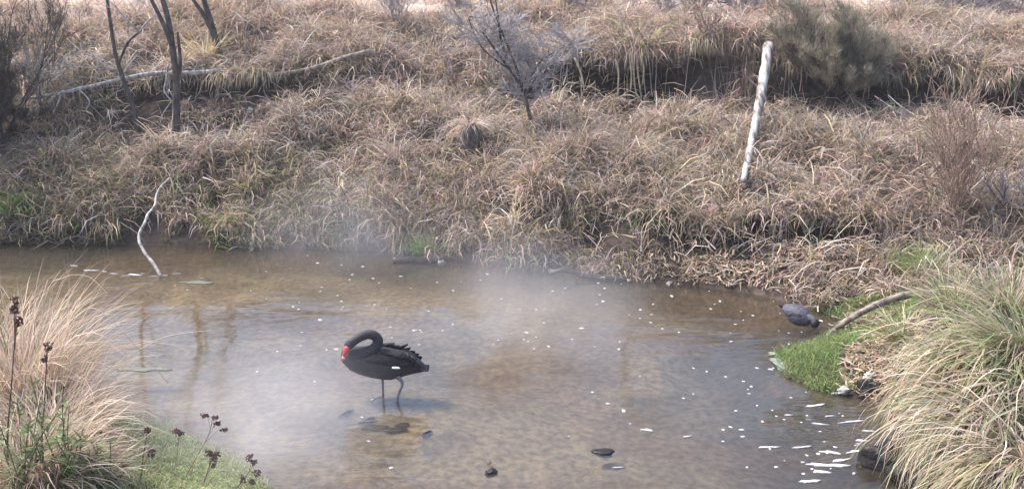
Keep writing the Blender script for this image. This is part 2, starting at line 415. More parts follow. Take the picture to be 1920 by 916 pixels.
RIFFLES = [(gnd(1580, 820).x, gnd(1580, 820).y, .1, 1.0, 5), (gnd(560, 900).x, gnd(560, 900).y, .2, 1.5, 3.0)]     # where the stream runs over stones
def build_water():
    mb = MB(); x0, x1, y0, y1 = -40, 40, 1.0, 19.0
    xs = np.linspace(x0, x1, 41); ys = np.linspace(y0, y1, 19)
    keep = []
    mb.v = [Vector((x, y, 0)) for y in ys for x in xs]
    for j in range(18):
        for i in range(40):
            cx, cy = (xs[i] + xs[i + 1]) / 2, (ys[j] + ys[j + 1]) / 2
            if wdist(np.array([cx]), np.array([cy]))[0] < 2.0: mb.f.append((j * 41 + i, j * 41 + i + 1, (j + 1) * 41 + i + 1, (j + 1) * 41 + i))
    m, nt, b, o = _mat('stream_water'); nt.nodes.remove(b)
    N = nt.nodes.new; L = nt.links.new
    tc = N('ShaderNodeTexCoord'); mp = N('ShaderNodeMapping'); mp.inputs['Scale'].default_value = (.55, 1.5, 1); mp.inputs['Rotation'].default_value = (0, 0, R(8))
    L(tc.outputs['Object'], mp.inputs[0])
    n1 = N('ShaderNodeTexNoise'); n1.inputs['Scale'].default_value = 2.2; n1.inputs['Detail'].default_value = 3; n1.inputs['Distortion'].default_value = .6
    n2 = N('ShaderNodeTexNoise'); n2.inputs['Scale'].default_value = 11; n2.inputs['Detail'].default_value = 2
    n3 = N('ShaderNodeTexNoise'); n3.inputs['Scale'].default_value = .45; n3.inputs['Detail'].default_value = 2
    for n in (n1, n2): L(mp.outputs[0], n.inputs['Vector'])
    L(tc.outputs['Object'], n3.inputs['Vector'])
    rr = N('ShaderNodeMapRange'); rr.inputs[1].default_value = .42; rr.inputs[2].default_value = .62; rr.inputs[3].default_value = .12; rr.inputs[4].default_value = .8
    L(n3.outputs['Fac'], rr.inputs[0])
    ad = N('ShaderNodeMath'); ad.operation = 'MULTIPLY_ADD'; ad.inputs[1].default_value = .22; L(n2.outputs['Fac'], ad.inputs[0]); L(n1.outputs['Fac'], ad.inputs[2])
    amp = rr.outputs[0]
    for (rx, ry, r0, r1, k) in RIFFLES:
        ds = N('ShaderNodeVectorMath'); ds.operation = 'DISTANCE'; ds.inputs[1].default_value = (rx, ry, 0); L(tc.outputs['Object'], ds.inputs[0])
        q = N('ShaderNodeMapRange'); q.interpolation_type = 'SMOOTHSTEP'; q.inputs[1].default_value = r0; q.inputs[2].default_value = r1; q.inputs[3].default_value = k; q.inputs[4].default_value = 0
        L(ds.outputs['Value'], q.inputs[0]); a_ = N('ShaderNodeMath'); a_.operation = 'ADD'; L(amp, a_.inputs[0]); L(q.outputs[0], a_.inputs[1]); amp = a_.outputs[0]
    mu = N('ShaderNodeMath'); mu.operation = 'MULTIPLY'; L(ad.outputs[0], mu.inputs[0]); L(amp, mu.inputs[1])
    bp = N('ShaderNodeBump'); bp.inputs['Strength'].default_value = .5; bp.inputs['Distance'].default_value = .035; L(mu.outputs[0], bp.inputs['Height'])
    fr = N('ShaderNodeFresnel'); fr.inputs['IOR'].default_value = 1.36; L(bp.outputs[0], fr.inputs['Normal'])
    gl = N('ShaderNodeBsdfGlossy'); gl.inputs['Roughness'].default_value = .05; gl.inputs['Color'].default_value = (.95, .96, 1, 1); L(bp.outputs[0], gl.inputs['Normal'])
    tr = N('ShaderNodeBsdfTransparent'); tr.inputs['Color'].default_value = (.84, .80, .70, 1)
    df = N('ShaderNodeBsdfDiffuse'); df.inputs['Color'].default_value = (.085, .075, .060, 1)          # suspended silt
    m1 = N('ShaderNodeMixShader'); m1.inputs[0].default_value = .28; L(tr.outputs[0], m1.inputs[1]); L(df.outputs[0], m1.inputs[2])
    m2 = N('ShaderNodeMixShader'); L(fr.outputs[0], m2.inputs[0]); L(m1.outputs[0], m2.inputs[1]); L(gl.outputs[0], m2.inputs[2])
    L(m2.outputs[0], o.inputs['Surface'])
    w = mb.build('water', m, loc=(0, 0, 0)); tag(w, 'shallow murky brown stream with pale sky reflections', 'water', kind='structure')
build_water()

# ------------------------------------------------------------------ bank grass (a mass nobody could count)
def far_points(rng, n, x0, x1, y0, y1):
    x = rng.uniform(x0, x1, n); y = rng.uniform(y0, y1, n); return x, y
def bank_palette(rng, x, y, z):
    """which grasses grow where: greener at the water's edge on the left, pinkish on the flat"""
    px = px_of(x, y, z)
    n = vnoise(x * .7, y * .9, 71); n2 = vnoise(x * 1.9, y * 1.9, 73)
    lowl = sstep(1.0, .2, z) * sstep(760, 560, px); lowm = sstep(.5, .15, z) * sstep(560, 800, px) * sstep(1300, 1100, px)
    top = sstep(1.75, 2.2, z)
    w = np.stack([.9 * (.35 + n) + 1.1 * top, .5 + .7 * n2 + 0 * z, .75 - .25 * top, .12 + .5 * lowm + 1.3 * lowl + .35 * sstep(.6, .85, n2) * (1 - top),
                  .28 * (1 - top) + 0 * z, .02 + .14 * lowl + 0 * z, .01 + .3 * lowl, .13 + .25 * top], 1)
    return w
PAL = [PINK, STRAW, GREY, OLIVE, BROWN, LIME, GRN, PALE]
CLEAR = [(300, 225, .95, .6), (190, 215, .8, .55), (410, 125, .5, .6), (995, 235, .55, .65), (1394, 335, .6, .75), (880, 280, .3, .7), (60, 260, .9, .5), (1790, 440, .3, .5)]      # pixel, radius in metres, how much shorter
def bank_grass():
    rng = np.random.RandomState(4)
    B = Blades(rng)
    # tufts on the slope
    x, y = far_points(rng, 17500, -9.2, 9.2, 12.6, 21.5)
    px = px_of(x, y); y0, _ = row_at(0, px, x); z = farH(x, y); d = y - y0
    cover = vnoise(x * 1.5, y * 1.5, 81) * .6 + vnoise(x * 4, y * 4, 83) * .5
    ub, _ = row_at(5, px, x); ul, _ = row_at(6, px, x); uc = np.interp(px, PXG, UC_UP)
    lb, _ = row_at(2, px, x); ll, _ = row_at(3, px, x); lc = np.interp(px, PXG, UC_LO)
    ok = (d > .02) & (cover > .40) & ~((uc > .14) & (y > ub - .15) & (y < ul + .03)) & ~((lc > .08) & (y > lb - .1) & (y < ll + .02))
    litter = (px > 1300) & (px < 1660) & (z < .36)
    ok &= ~(litter & (rng.rand(len(x)) > .12))
    ok &= ~((px > 1560) & (d < .35))
    x, y, z = x[ok], y[ok], z[ok]; nt = len(x)
    size = .62 + .75 * vnoise(x * 1.1, y * 1.1, 85) + .15 * rng.randn(nt)
    low = sstep(.35, .05, z); size = np.clip(size * (1 - .45 * low), .3, 1.6)
    # shorter growth in front of the hollows and round the stems, where the photo shows them down to the ground
    size *= 1 - .75 * sstep(.12, .3, uc[ok]) * sstep(1.3, .6, ub[ok] - y) * (y < ub[ok] + .1)
    size *= 1 - .72 * sstep(.08, .2, lc[ok]) * sstep(.9, .4, lb[ok] - y) * (y < lb[ok] + .1)
    for cx, cy, rr, k in CLEAR:
        c = hit(cx, cy); size *= 1 - k * sstep(1, .5, np.sqrt((x - c.x) ** 2 + ((y - c.y + rr * .4)) ** 2) / rr)
    nb = 24
    idx = np.repeat(np.arange(nt), nb); N = len(idx)
    bx = x[idx] + rng.randn(N) * .055; by = y[idx] + rng.randn(N) * .055
    bz = farH(bx, by) - .01
    hd = rng.uniform(0, 2 * math.pi, N)
    # matted by winter: most blades lean downhill
    hd = np.where(rng.rand(N) < .5, -math.pi / 2 + rng.randn(N) * .9, hd)
    L = size[idx] * rng.uniform(.25, .68, N)
    wt = bank_palette(rng, x, y, z)
    main = mixcol(rng, nt, PAL, wt, .1); col = mixcol(rng, N, PAL, wt[idx], .2)
    col = np.where((rng.rand(N) < .6)[:, None], main[idx] * (1 + .2 * rng.randn(N, 1)), col)      # a tuft is mostly of one grass
    tb = (.6 + .8 * rng.rand(nt))[idx][:, None]; col = np.clip(col * tb, .01, .75)
    B.add(np.stack([bx, by, bz], 1), hd, L, rng.uniform(.35, 1.4, N), rng.uniform(.9, 2.8, N), np.where(rng.rand(N) < .3, rng.uniform(.014, .026, N), rng.uniform(.006, .014, N)), col, 3, .35, farH)
    # loose pale straw lying over the tufts
    N = 9000; x, y = far_points(rng, N, -9.2, 9.2, 13.2, 20.5); y0, _ = row_at(0, px_of(x, y), x); k = y > y0 + .25; x, y = x[k], y[k]; N = len(x)
    B.add(np.stack([x, y, farH(x, y) + rng.uniform(.05, .2, N)], 1), rng.uniform(0, 6.28, N), rng.uniform(.25, .6, N), rng.uniform(-.1, .9, N), rng.uniform(.4, 2.2, N), rng.uniform(.010, .02, N),
          mixcol(rng, N, [PALE, PINK, STRAW, GREY], [1, .5, .5, .4], .15), 3, .4, farH)
    # grass hanging over the lips of the scarps
    for lip, ucg, amt in ((6, UC_UP, 9000), (3, UC_LO, 1300)):
        x = rng.uniform(-9, 9, amt); y = np.full(amt, 16.0)
        for _ in range(8): y = .5 * y + .5 * row_at(lip, px_of(x, y), x)[0]
        px = px_of(x, y); u = np.interp(px, PXG, ucg)
        keep = rng.rand(amt) < (.07 + .8 * sstep(.52, .66, vnoise(x * 2.1, x * 0 + lip, 87))) * sstep(.03, .12, u)
        x, y = x[keep], y[keep]; N = len(x)
        if N == 0: continue
        if lip == 6:
            q = px_of(x, y); k = ~(((q > 1125) & (q < 1178)) | ((q > 1212) & (q < 1262)) | ((q > 1640) & (q < 1760) & (rng.rand(N) < .8))) | (rng.rand(N) < .04); x, y = x[k], y[k]; N = len(x)
        by = y + rng.uniform(-.02, .25, N); bz = farH(x, by + .05)
        wts = np.ones((N, 1)) * np.array([[.5, .9, .7, .55, .35, .08, .02, .2]])
        B.add(np.stack([x, by, bz], 1), -math.pi / 2 + rng.randn(N) * .45, rng.uniform(.2, .55, N), rng.uniform(-.1, .5, N), rng.uniform(1.3, 2.2, N),
              rng.uniform(.009, .02, N), mixcol(rng, N, PAL, wts), 3, .15)
    g = B.build('bank_grass', M['grass']); tag(g, 'matted dry tan and grey grass covering the far stream bank', 'grass', kind='stuff')
    # the flat behind
    B = Blades(rng)
    x, y = far_points(rng, 5200, -12, 12, 19.0, 27.0); px = px_of(x, y)
    ul, _ = row_at(6, px, x); z = farH(x, y)
    bare = np.exp(-(((px - 1745) / 90) ** 2 + ((y - 20.6) / .9) ** 2))
    ok = (y > ul + .1) & ((y < 22.6) | (px < 900) | (rng.rand(len(x)) < .3)) & (vnoise(x * 1.1, y * 1.1, 91) * .7 + vnoise(x * 4, y * 4, 92) * .4 > .38) & (bare < .45)
    x, y, z = x[ok], y[ok], z[ok]; nt = len(x); nb = 18; idx = np.repeat(np.arange(nt), nb); N = len(idx)
    bx = x[idx] + rng.randn(N) * .07; by = y[idx] + rng.randn(N) * .07
    wts = bank_palette(rng, x, y, z)[idx]
    B.add(np.stack([bx, by, farH(bx, by) - .01], 1), rng.uniform(0, 6.28, N), rng.uniform(.15, .42, N), rng.uniform(.3, 1.4, N), rng.uniform(.6, 2.4, N),
          rng.uniform(.006, .013, N), np.clip(mixcol(rng, N, PAL, wts, .2) * 1.2, 0, .75), 3, .3, farH)
    g = B.build('dry_grass', M['grass']); tag(g, 'thin pinkish dry grass on the flat above the bank', 'grass', kind='stuff')
bank_grass()

def litter():
    rng = np.random.RandomState(9); B = Blades(rng)
    n = 42000; x = rng.uniform(1.0, 7.2, n); y = rng.uniform(10.4, 15.2, n)
    px = px_of(x, y, .2); d = wdist(x, y); z = groundH(x, y)
    ok = (d > .02) & (z > .0) & (z < .5) & (px > 1180) & (px < 1900) & ((y > 12.2) | ((px > 1585) & (y < 11.6))) & (rng.rand(n) < .3 + .7 * sstep(.35, .6, vnoise(x * 2.4, y * 2.4, 95)))
    x, y, z = x[ok], y[ok], z[ok]; N = len(x)
    pal = [(.30, .21, .14), (.42, .32, .22), (.2, .14, .10), (.36, .30, .24), (.16, .16, .08)]
    B.add(np.stack([x, y, z + .004], 1), rng.uniform(0, 6.28, N), rng.uniform(.04, .22, N), rng.uniform(-.1, .6, N), rng.uniform(0, 1.4, N), rng.uniform(.008, .03, N),
          mixcol(rng, N, pal, [1, .8, .7, .6, .4]), 3, .4, lambda a, b: np.maximum(groundH(a, b), 0))
    g = B.build('leaf_litter', M['litter']); tag(g, 'brown fallen leaves and fern litter along the low bank', 'leaf litter', kind='stuff')
litter()

def short_turf(name, label, seed, box, n, keep, pal, wts, L):
    rng = np.random.RandomState(seed); B = Blades(rng)
    x = rng.uniform(box[0], box[1], n); y = rng.uniform(box[2], box[3], n); d = wdist(x, y); z = groundH(x, y); px = px_of(x, y, .1)
    ok = (d > -.03) & keep(x, y, px, d); x, y, z = x[ok], y[ok], np.maximum(z[ok], 0); N = len(x)
    sz = .6 + .8 * vnoise(x * 2.3, y * 2.3, seed)
    B.add(np.stack([x, y, z - .005], 1), rng.uniform(0, 6.28, N), rng.uniform(*L, N) * sz, rng.uniform(.5, 1.5, N), rng.uniform(.4, 2.0, N), rng.uniform(.004, .008, N),
          mixcol(rng, N, pal, wts, .2), 3, .3)
    return tag(B.build(name, M['green']), label, 'grass', kind='stuff')
short_turf('short_grass', 'short pale green turf on the low spur beside the dry grass clump', 21, (-6.5, 1.0, 6.6, 11.2), 90000,
           lambda x, y, px, d: (d < 2.2) & (x < 0) & (d > .0), [LIME, (.38, .42, .2), (.5, .48, .27), STRAW, (.44, .46, .24), (.24, .17, .12)], [.5, .8, .7, .4, .8, .2], (.04, .1))
short_turf('stream_turf', 'bright green grass on the spit below the grey log', 22, (2.0, 5.2, 10.2, 13.0), 52000,
           lambda x, y, px, d: (px < 1720) & (px > 1440) & (vnoise(x * 3, y * 3, 5) > .2) & ~((px > 1570 + 40 * vnoise(x * 5, y * 5, 8)) & (y < 11.55)), [(.20, .33, .09), GRN, LIME, OLIVE, (.34, .33, .15)], [1, .8, .6, .4, .3], (.03, .13))

# ------------------------------------------------------------------ branching wood
def jit(rng, s): return Vector((rng.randn() * s, rng.randn() * s, rng.randn() * s))
def poly(rng, p, d, L, n=5, wob=.15, grav=0.0):
    pts = [Vector(p)]; d = Vector(d).normalized()
    for k in range(n):
        d = (d + jit(rng, wob) + Vector((0, 0, grav))).normalized(); pts.append(pts[-1] + d * (L / n))
    return pts
def grow(rng, lim, twg, p, d, L, r, lvl, nchild=5, spread=.7, wob=.14, grav=.02, ratio=.62, minr=.0022, up=.25):
    """limb polylines go to lim (level 0 and 1), the rest to twg"""
    pts = poly(rng, p, d, L, 5, wob, grav)
    tgt = lim if lvl > 1 else twg
    m = len(pts); tgt.tube(pts, [max(minr, r * (1 - .65 * i / (m - 1))) for i in range(m)], 6 if lvl > 1 else 3, lvl > 1)
    if lvl <= 0: return
    for k in range(nchild):
        t = rng.uniform(.25, 1.0) * (m - 1); i = min(int(t), m - 2); q = pts[i].lerp(pts[i + 1], t - i)
        dd = (pts[i + 1] - pts[i]).normalized(); nd = (dd + Vector((rng.randn(), rng.randn(), rng.randn() * .7 + up)) * spread).normalized()
        grow(rng, lim, twg, q, nd, L * ratio * rng.uniform(.7, 1.15), r * .5, lvl - 1, nchild, spread, wob, grav, ratio, minr, up)
def path3(pts, y0, y1, base=None):
    """a polyline drawn in photo pixels, its distance running from y0 to y1"""
    n = len(pts); return [atY(p[0], p[1], y0 + (y1 - y0) * i / (n - 1)) for i, p in enumerate(pts)]
def smooth_path(pts, k=4):
    out = []
    for i in range(len(pts) - 1):
        p0, p1, p2, p3 = pts[max(i - 1, 0)], pts[i], pts[i + 1], pts[min(i + 2, len(pts) - 1)]
        for j in range(k):
            t = j / k; out.append(.5 * ((2 * p1) + (p2 - p0) * t + (2 * p0 - 5 * p1 + 4 * p2 - p3) * t * t + (3 * p1 - p0 - 3 * p2 + p3) * t ** 3))
    return out + [pts[-1]]
def rad(n, a, b): return [a + (b - a) * i / (n - 1) for i in range(n)]

def bare_tree(name, label, cat, trunk_px, r0, r1, seed, forks=(), mat='dark_bark', twigmat='grey_twig', top=1.6, group=None, crown=5, fwd=.3):
    """stems drawn in pixels from the base upwards; crown above"""
    rng = np.random.RandomState(seed)
    base = hit(*trunk_px[0]); Y = base.y - fwd; base = atY(trunk_px[0][0], trunk_px[0][1], Y); base.z = gz(base.x, Y) - .05
    t = thing(name, label, cat, base, group)
    pts = smooth_path([base] + [atY(p[0], p[1], Y + .03 * i) for i, p in enumerate(trunk_px[1:], 1)])
    end = pts[-1]; d = (pts[-1] - pts[-3]).normalized(); ext = poly(rng, end, d, top, 6, .08, .05)[1:]
    pts = pts + ext; mb = MB().tube(pts, rad(len(pts), r0, r1), 8); mb.build('trunk', M[mat], t)
    tips = [(pts[-k], 1) for k in range(1, 8, 2)]
    for fk in forks:
        fp = smooth_path([atY(p[0], p[1], Y + .05 + .02 * i) for i, p in enumerate(fk)])
        fd = (fp[-1] - fp[-3]).normalized(); fp += poly(rng, fp[-1], fd, top * .8, 5, .1, .05)[1:] if fk[-1][1] <= 5 else []
        MB().tube(fp, rad(len(fp), r0 * .6, max(r1 * .6, .004)), 7).build('branch', M[mat], t)
        tips.append((fp[-1], 1)); tips.append((fp[-2], 1))
    lim, twg = MB(), MB()
    for p, _ in tips[:crown]:
        for k in range(2): grow(rng, lim, twg, p, Vector((rng.randn() * .7, rng.randn() * .7, .8)), .8, .012, 2, 4, .55)
    if twg.f:
        o = MB(); o.v = lim.v + twg.v; n = len(lim.v); o.f = lim.f + [tuple(i + n for i in f) for f in twg.f]
        c = o.build('crown', M[twigmat], t); c['kind'] = 'stuff'
    return t
bare_tree('bare_tree', 'thin dark sapling crossing in front of the pale fallen trunk', 'tree', [(262, 236), (248, 196), (232, 152), (216, 100), (208, 50), (201, 0)], .038, .02, 1, forks=[[(222, 120), (240, 80), (262, 60)]], group='bare trees on the bank')
bare_tree('bare_tree', 'dark forked bare tree with the thickest trunk on the bank', 'tree', [(329, 250), (330, 200), (331, 150), (324, 95), (316, 40), (305, 0)], .062, .028, 2,
          forks=[[(322, 85), (306, 45), (284, 0)], [(331, 160), (338, 120), (333, 60)]], group='bare trees on the bank')
bare_tree('bare_tree', 'dark bare tree rising out of golden spiky leaves', 'tree', [(412, 118), (409, 95), (402, 66), (393, 35), (382, 0)], .07, .03, 3,
          forks=[[(404, 75), (384, 32), (362, 0)]], group='bare trees on the bank')

def loose_branch(name, label, cat, pix, y0, y1, r0, r1, mat, sides=(), seed=1, twigs=0, sag=None):
    rng = np.random.RandomState(seed)
    ctrl = path3(pix, y0, y1); base = ctrl[0].copy()
    t = thing(name, label, cat, base)
    pts = smooth_path(ctrl); n = len(pts)
    rr = [a * (1 + .05 * rng.randn()) for a in rad(n, r0, r1)]
    MB().tube(pts, rr, 8).build('stem', M[mat], t)
    for sp, ra in sides:
        c = smooth_path(path3(sp[0], sp[1], sp[2])); MB().tube(c, rad(len(c), ra, ra * .35), 6).build('branch', M[mat], t)
    if twigs:
        lim, twg = MB(), MB()
        for k in range(twigs):
            i = rng.randint(n // 3, n - 1)
            grow(rng, lim, twg, pts[i], Vector((rng.randn(), rng.randn() * .4 - .3, rng.randn() * .8)), .4, .007, 1, 4, .6, .2, -.01, minr=.003)
        o = MB(); o.v = lim.v + twg.v; q = len(lim.v); o.f = lim.f + [tuple(i + q for i in f) for f in twg.f]
        c = o.build('twigs', M[mat], t); c['kind'] = 'stuff'
    return t
YF = hit(230, 205).y - .2
loose_branch('fallen_tree', 'long pale fallen trunk lying across the bank behind dark saplings', 'log',
    [(415, 132), (380, 136), (345, 137), (290, 138), (235, 147), (180, 160), (120, 173), (58, 184)], YF + .5, YF - .35, .042, .026, 'pale_bark',
    [(([(120, 172), (98, 185), (90, 205), (60, 216), (38, 222)], YF - .3, YF - .5), .024), (([(115, 174), (108, 195), (98, 214)], YF - .3, YF - .5), .018), (([(232, 146), (210, 120), (175, 105), (135, 70)], YF, YF + .1), .016),
     (([(60, 184), (40, 182), (22, 196)], YF - .3, YF - .5), .016), (([(230, 140), (250, 112), (275, 86)], YF, YF + .05), .013), (([(95, 205), (75, 200), (32, 203)], YF - .4, YF - .5), .014),
     (([(205, 128), (160, 100), (118, 96)], YF, YF + .1), .012), (([(215, 132), (165, 127), (110, 124)], YF, YF), .012), (([(150, 170), (168, 190), (160, 208)], YF - .3, YF - .5), .012)], seed=3, twigs=18)
YF2 = hit(610, 150).y - .2
loose_branch('fallen_branch', 'grey fallen branch half sunk in dry grass above the dark ledge', 'branch', [(695, 96), (640, 110), (580, 130), (500, 142), (420, 150)], YF2 + .2, YF2, .04, .03, 'log', seed=4, twigs=3)
loose_branch('broken_branch', 'pale forked broken branch hanging at the foot of the thickest dark tree', 'branch', [(315, 120), (312, 150), (308, 170), (322, 190), (340, 210)], YF - .3, YF - .45, .015, .01, 'pale_bark',
             [(([(316, 168), (330, 190), (342, 208)], YF - .3, YF - .45), .011), (([(322, 190), (305, 215), (298, 240)], YF - .35, YF - .45), .011)], seed=5)
lb, lt = hit(1395, 338), 18.3
loose_branch('leaning_dead_tree', 'white lichened dead trunk leaning down the bank, broken at its foot', 'log', [(1441, 86), (1436, 120), (1428, 170), (1419, 220), (1408, 270), (1400, 310), (1394, 338)], lt, lb.y - .3, .082, .036, 'white_bark',
             [(([(1403, 296), (1416, 302), (1428, 304)], 15.9, 15.85), .018), (([(1401, 315), (1390, 325), (1378, 330)], 15.7, 15.6), .014)], seed=6)
yb = gnd(300, 516).y
loose_branch('dead_stick', 'crooked pale dead stick standing in the water', 'branch', [(303, 522), (290, 497), (272, 474), (261, 452), (262, 436), (272, 416), (277, 402), (290, 386), (293, 368), (300, 352), (318, 334)], yb, yb + 1.25, .022, .013, 'pale_bark',
             [(([(300, 350), (306, 352), (316, 362)], yb + 1.1, yb + 1.1), .006), (([(314, 340), (322, 322), (320, 312)], yb + 1.25, yb + 1.3), .006)], seed=7)
l0 = gnd(1551, 634, .0)
loose_branch('driftwood_log', 'grey curved driftwood log reaching from green turf to water', 'log', [(1546, 638), (1572, 612), (1610, 588), (1650, 568), (1690, 555), (1722, 550)], l0.y, l0.y + .55, .028, .045, 'log', [(([(1560, 592), (1590, 601), (1618, 600)], l0.y + .55, l0.y + .25), .014)], seed=8)
dk = gnd(790, 492)
loose_branch('sunken_log', 'dark wet log at the far water edge under the bright green tuft', 'log', [(736, 488), (770, 488), (800, 489), (836, 486)], dk.y, dk.y + .05, .05, .06, 'wet_wood', [(([(737, 489), (760, 494), (802, 494)], dk.y - .09, dk.y - .08), .009)], seed=9)
dk = gnd(1100, 524)
loose_branch('driftwood', 'dark drift roots tangled at the water edge near the white stone', 'branch', [(1030, 512), (1060, 506), (1100, 518), (1150, 522), (1178, 520)], dk.y + .05, dk.y - .03, .03, .045, 'wet_wood',
             [(([(985, 500), (1002, 488), (1020, 482)], dk.y + .15, dk.y + .25), .014), (([(1090, 524), (1120, 526), (1175, 527)], dk.y - .02, dk.y - .1), .009)], seed=10, twigs=3)
loop = gnd(985, 503)
lo = MB(); c0 = atY(985, 486, loop.y + .1)
lo.tube([c0 + Vector((math.cos(a) * .11, .02 * math.sin(3 * a), math.sin(a) * .10)) for a in np.linspace(-1.4, 4.4, 22)], .008, 5)
tag(lo.build('root_loop', M['wet_wood'], loc=loop), 'thin dark root bent into a loop at the water edge', 'root')
sp_y = hit(1700, 250).y
for i, pp in enumerate(([(1640, 180), (1690, 215), (1735, 252)], [(1665, 178), (1690, 200), (1718, 218)])):
    cc = smooth_path(path3(pp, sp_y + .1, sp_y - .2)); m_ = MB().tube(cc, rad(len(cc), .006, .012), 5)
    tag(m_.build('fallen_stick', M['pale_bark'], loc=cc[-1]), ['long thin yellow stick propped over the dark hollow', 'short thin yellow stick lying above the longer one at the dark hollow'][i], 'stick')
cc = [gnd(1768, 560, .55), gnd(1850, 556, .57)]
MBs = MB().tube(smooth_path([atY(1768, 546, 12.2), atY(1810, 545, 12.2), atY(1856, 546, 12.2)]), .008, 5)
tag(MBs.build('dry_stalk', M['pale_bark'], loc=atY(1768, 546, 12.2)), 'pale dry stem lying level across the green sedge', 'stick')

# ------------------------------------------------------------------ shrubs
def twig_shrub(name, label, base_px, hgt, spread, nstem, seed, mat, twmat, lean=(0, 0), lvl=3, nch=5, r=.014, group=None, stems_px=(), foliage=None, leafcol=None, cat='shrub', wob=.12, up=.35, sink=0.02, minr=.0035):
    rng = np.random.RandomState(seed); base = hit(*base_px); base.z -= sink
    t = thing(name, label, cat, base, group); lim, twg = MB(), MB()
    for k in range(nstem):
        a = rng.uniform(0, 6.28); s = rng.uniform(.2, 1) * spread
        d = Vector((math.cos(a) * s + lean[0], math.sin(a) * s + lean[1], 1))
        grow(rng, lim, twg, base + Vector((rng.randn() * .03, rng.randn() * .03, 0)), d, hgt * rng.uniform(.55, .75), r * rng.uniform(.7, 1.2), lvl, nch, .42, wob, .03, .5, minr, up)
    for sp, ra in stems_px:
        c = smooth_path(path3(sp, base.y, base.y)); MB().tube(c, rad(len(c), ra, ra * .4), 7).build('branch', M[mat], t)
        for q in c[len(c) // 4::2]:
            if q.z > base.z + 1.45: continue
            for _ in range(6): grow(rng, lim, twg, q, Vector((rng.randn() + .25, rng.randn() * .6, .35)), hgt * .5, .007, 1, 9, .6, .14, .02, .6, .0035, .4)
    if lim.f: lim.build('limbs', M[mat], t)
    if twg.f:
        c = twg.build('twigs', M[twmat], t); c['kind'] = 'stuff'
    if foliage:
        tv = np.array([tuple(v) for v in twg.v]); n = foliage; i = rng.randint(0, len(tv), n)
        B = Blades(rng); P = tv[i] + rng.randn(n, 3) * .02
        B.add(P, rng.uniform(0, 6.28, n), rng.uniform(.05, .13, n), rng.uniform(.3, 1.4, n), rng.uniform(-.3, .6, n), rng.uniform(.003, .006, n), mixcol(rng, n, leafcol, [1] * len(leafcol)), 3, .1)
        B.build('foliage', M['green'], t)['kind'] = 'stuff'
    return t
twig_shrub('bare_shrub', 'bare grey twiggy shrub on a single dark stem at mid bank', (998, 240), .75, .0, 0, 31, 'dark_bark', 'grey_twig',
           stems_px=[([(999, 240), (990, 205), (982, 172), (955, 130), (930, 96), (905, 60)], .03), ([(984, 180), (996, 160), (1010, 138), (1040, 110)], .016), ([(984, 178), (965, 120), (942, 62), (926, 22), (912, -25)], .022),
                     ([(950, 110), (938, 68), (932, 20), (925, -30)], .02), ([(955, 130), (908, 95), (886, 55), (880, 32), (902, 34), (915, 26)], .012), ([(985, 172), (1010, 120), (1050, 92), (1085, 80)], .012)])
twig_shrub('feathery_shrub', 'feathery olive grey shrub overhanging the dark scarp by the white trunk', (1572, 185), 1.5, 1.9, 30, 32, 'dark_bark', 'brown_twig', lean=(-.12, -.2), lvl=3, nch=5, r=.016,
           foliage=60000, leafcol=[(.20, .20, .13), (.25, .23, .17), (.28, .24, .20), (.15, .155, .10)], up=.6)
twig_shrub('twiggy_shrub', 'upright reddish brown twiggy shrub in front of the dark hollow', (1785, 438), 1.75, .32, 16, 33, 'brown_twig', 'brown_twig', lean=(.02, 0), lvl=2, nch=6, r=.009, up=.8)
twig_shrub('twiggy_shrub', 'low dark twiggy shrub beside the reddish brown upright one', (1905, 425), .9, .6, 9, 34, 'dark_bark', 'grey_twig', lvl=2, nch=6, r=.01, up=.3)
twig_shrub('thicket_shrub', 'dense dark thicket shrub beside the pale fallen trunk', (-10, 285), 2.6, .75, 26, 35, 'dark_bark', 'dark_bark', lvl=3, nch=5, r=.018, foliage=34000,
           leafcol=[(.06, .055, .045), (.10, .08, .065), (.05, .05, .04)], lean=(-.2, .1))
twig_shrub('thicket_shrub', 'low dark thicket shrub under the taller dark one', (10, 300), 1.25, 1.0, 24, 40, 'dark_bark', 'dark_bark', lvl=3, nch=4, r=.014, foliage=26000,
           leafcol=[(.06, .055, .045), (.10, .08, .065), (.05, .05, .04)], lean=(-.35, .1))
twig_shrub('dead_shrub', 'pale grey dead shrub with lichen in front of the dark thicket', (78, 222), 1.35, .75, 9, 36, 'pale_bark', 'pale_bark', lvl=2, nch=5, r=.018, lean=(-.25, 0), wob=.2, up=.1, minr=.006)
twig_shrub('twiggy_shrub', 'grey bare shrub standing alone above the grey fallen branch', (742, 62), .95, .5, 9, 37, 'grey_twig', 'grey_twig', lvl=2, nch=6, r=.009)
twig_shrub('sapling', 'slender bare sapling on the flat behind the hollow scarp', (1092, 52), 1.2, .12, 1, 38, 'dark_bark', 'grey_twig', lvl=2, nch=5, r=.016, lean=(.22, 0), cat='tree')
twig_shrub('twiggy_shrub', 'small grey shrub on the lip behind the white leaning trunk', (1325, 78), .5, .6, 7, 39, 'grey_twig', 'brown_twig', lvl=2, nch=6, r=.008)
for i, (bx, by, hh) in enumerate([(1010, 26, .8), (1240, 28, .8), (1310, 26, .8), (1120, 20, .8), (1400, 28, .8), (1690, 34, .9), (1765, 30, .9), (1835, 34, .9), (1900, 30, .9), (950, 24, .8), (1060, 18, .8), (1460, 26, .9), (1725, 20, .9), (1800, 22, .9), (1870, 20, .9), (860, 20, .7)]):
    twig_shrub('brushwood', 'low grey brushwood in the band across the flat behind the bank', (bx, by), hh * 1.1, 1.5, 13, 50 + i, 'grey_twig', 'grey_twig', lvl=2, nch=6, r=.012, group='brushwood on the flat', wob=.25, up=.1, minr=.006)
rng = np.random.RandomState(77)
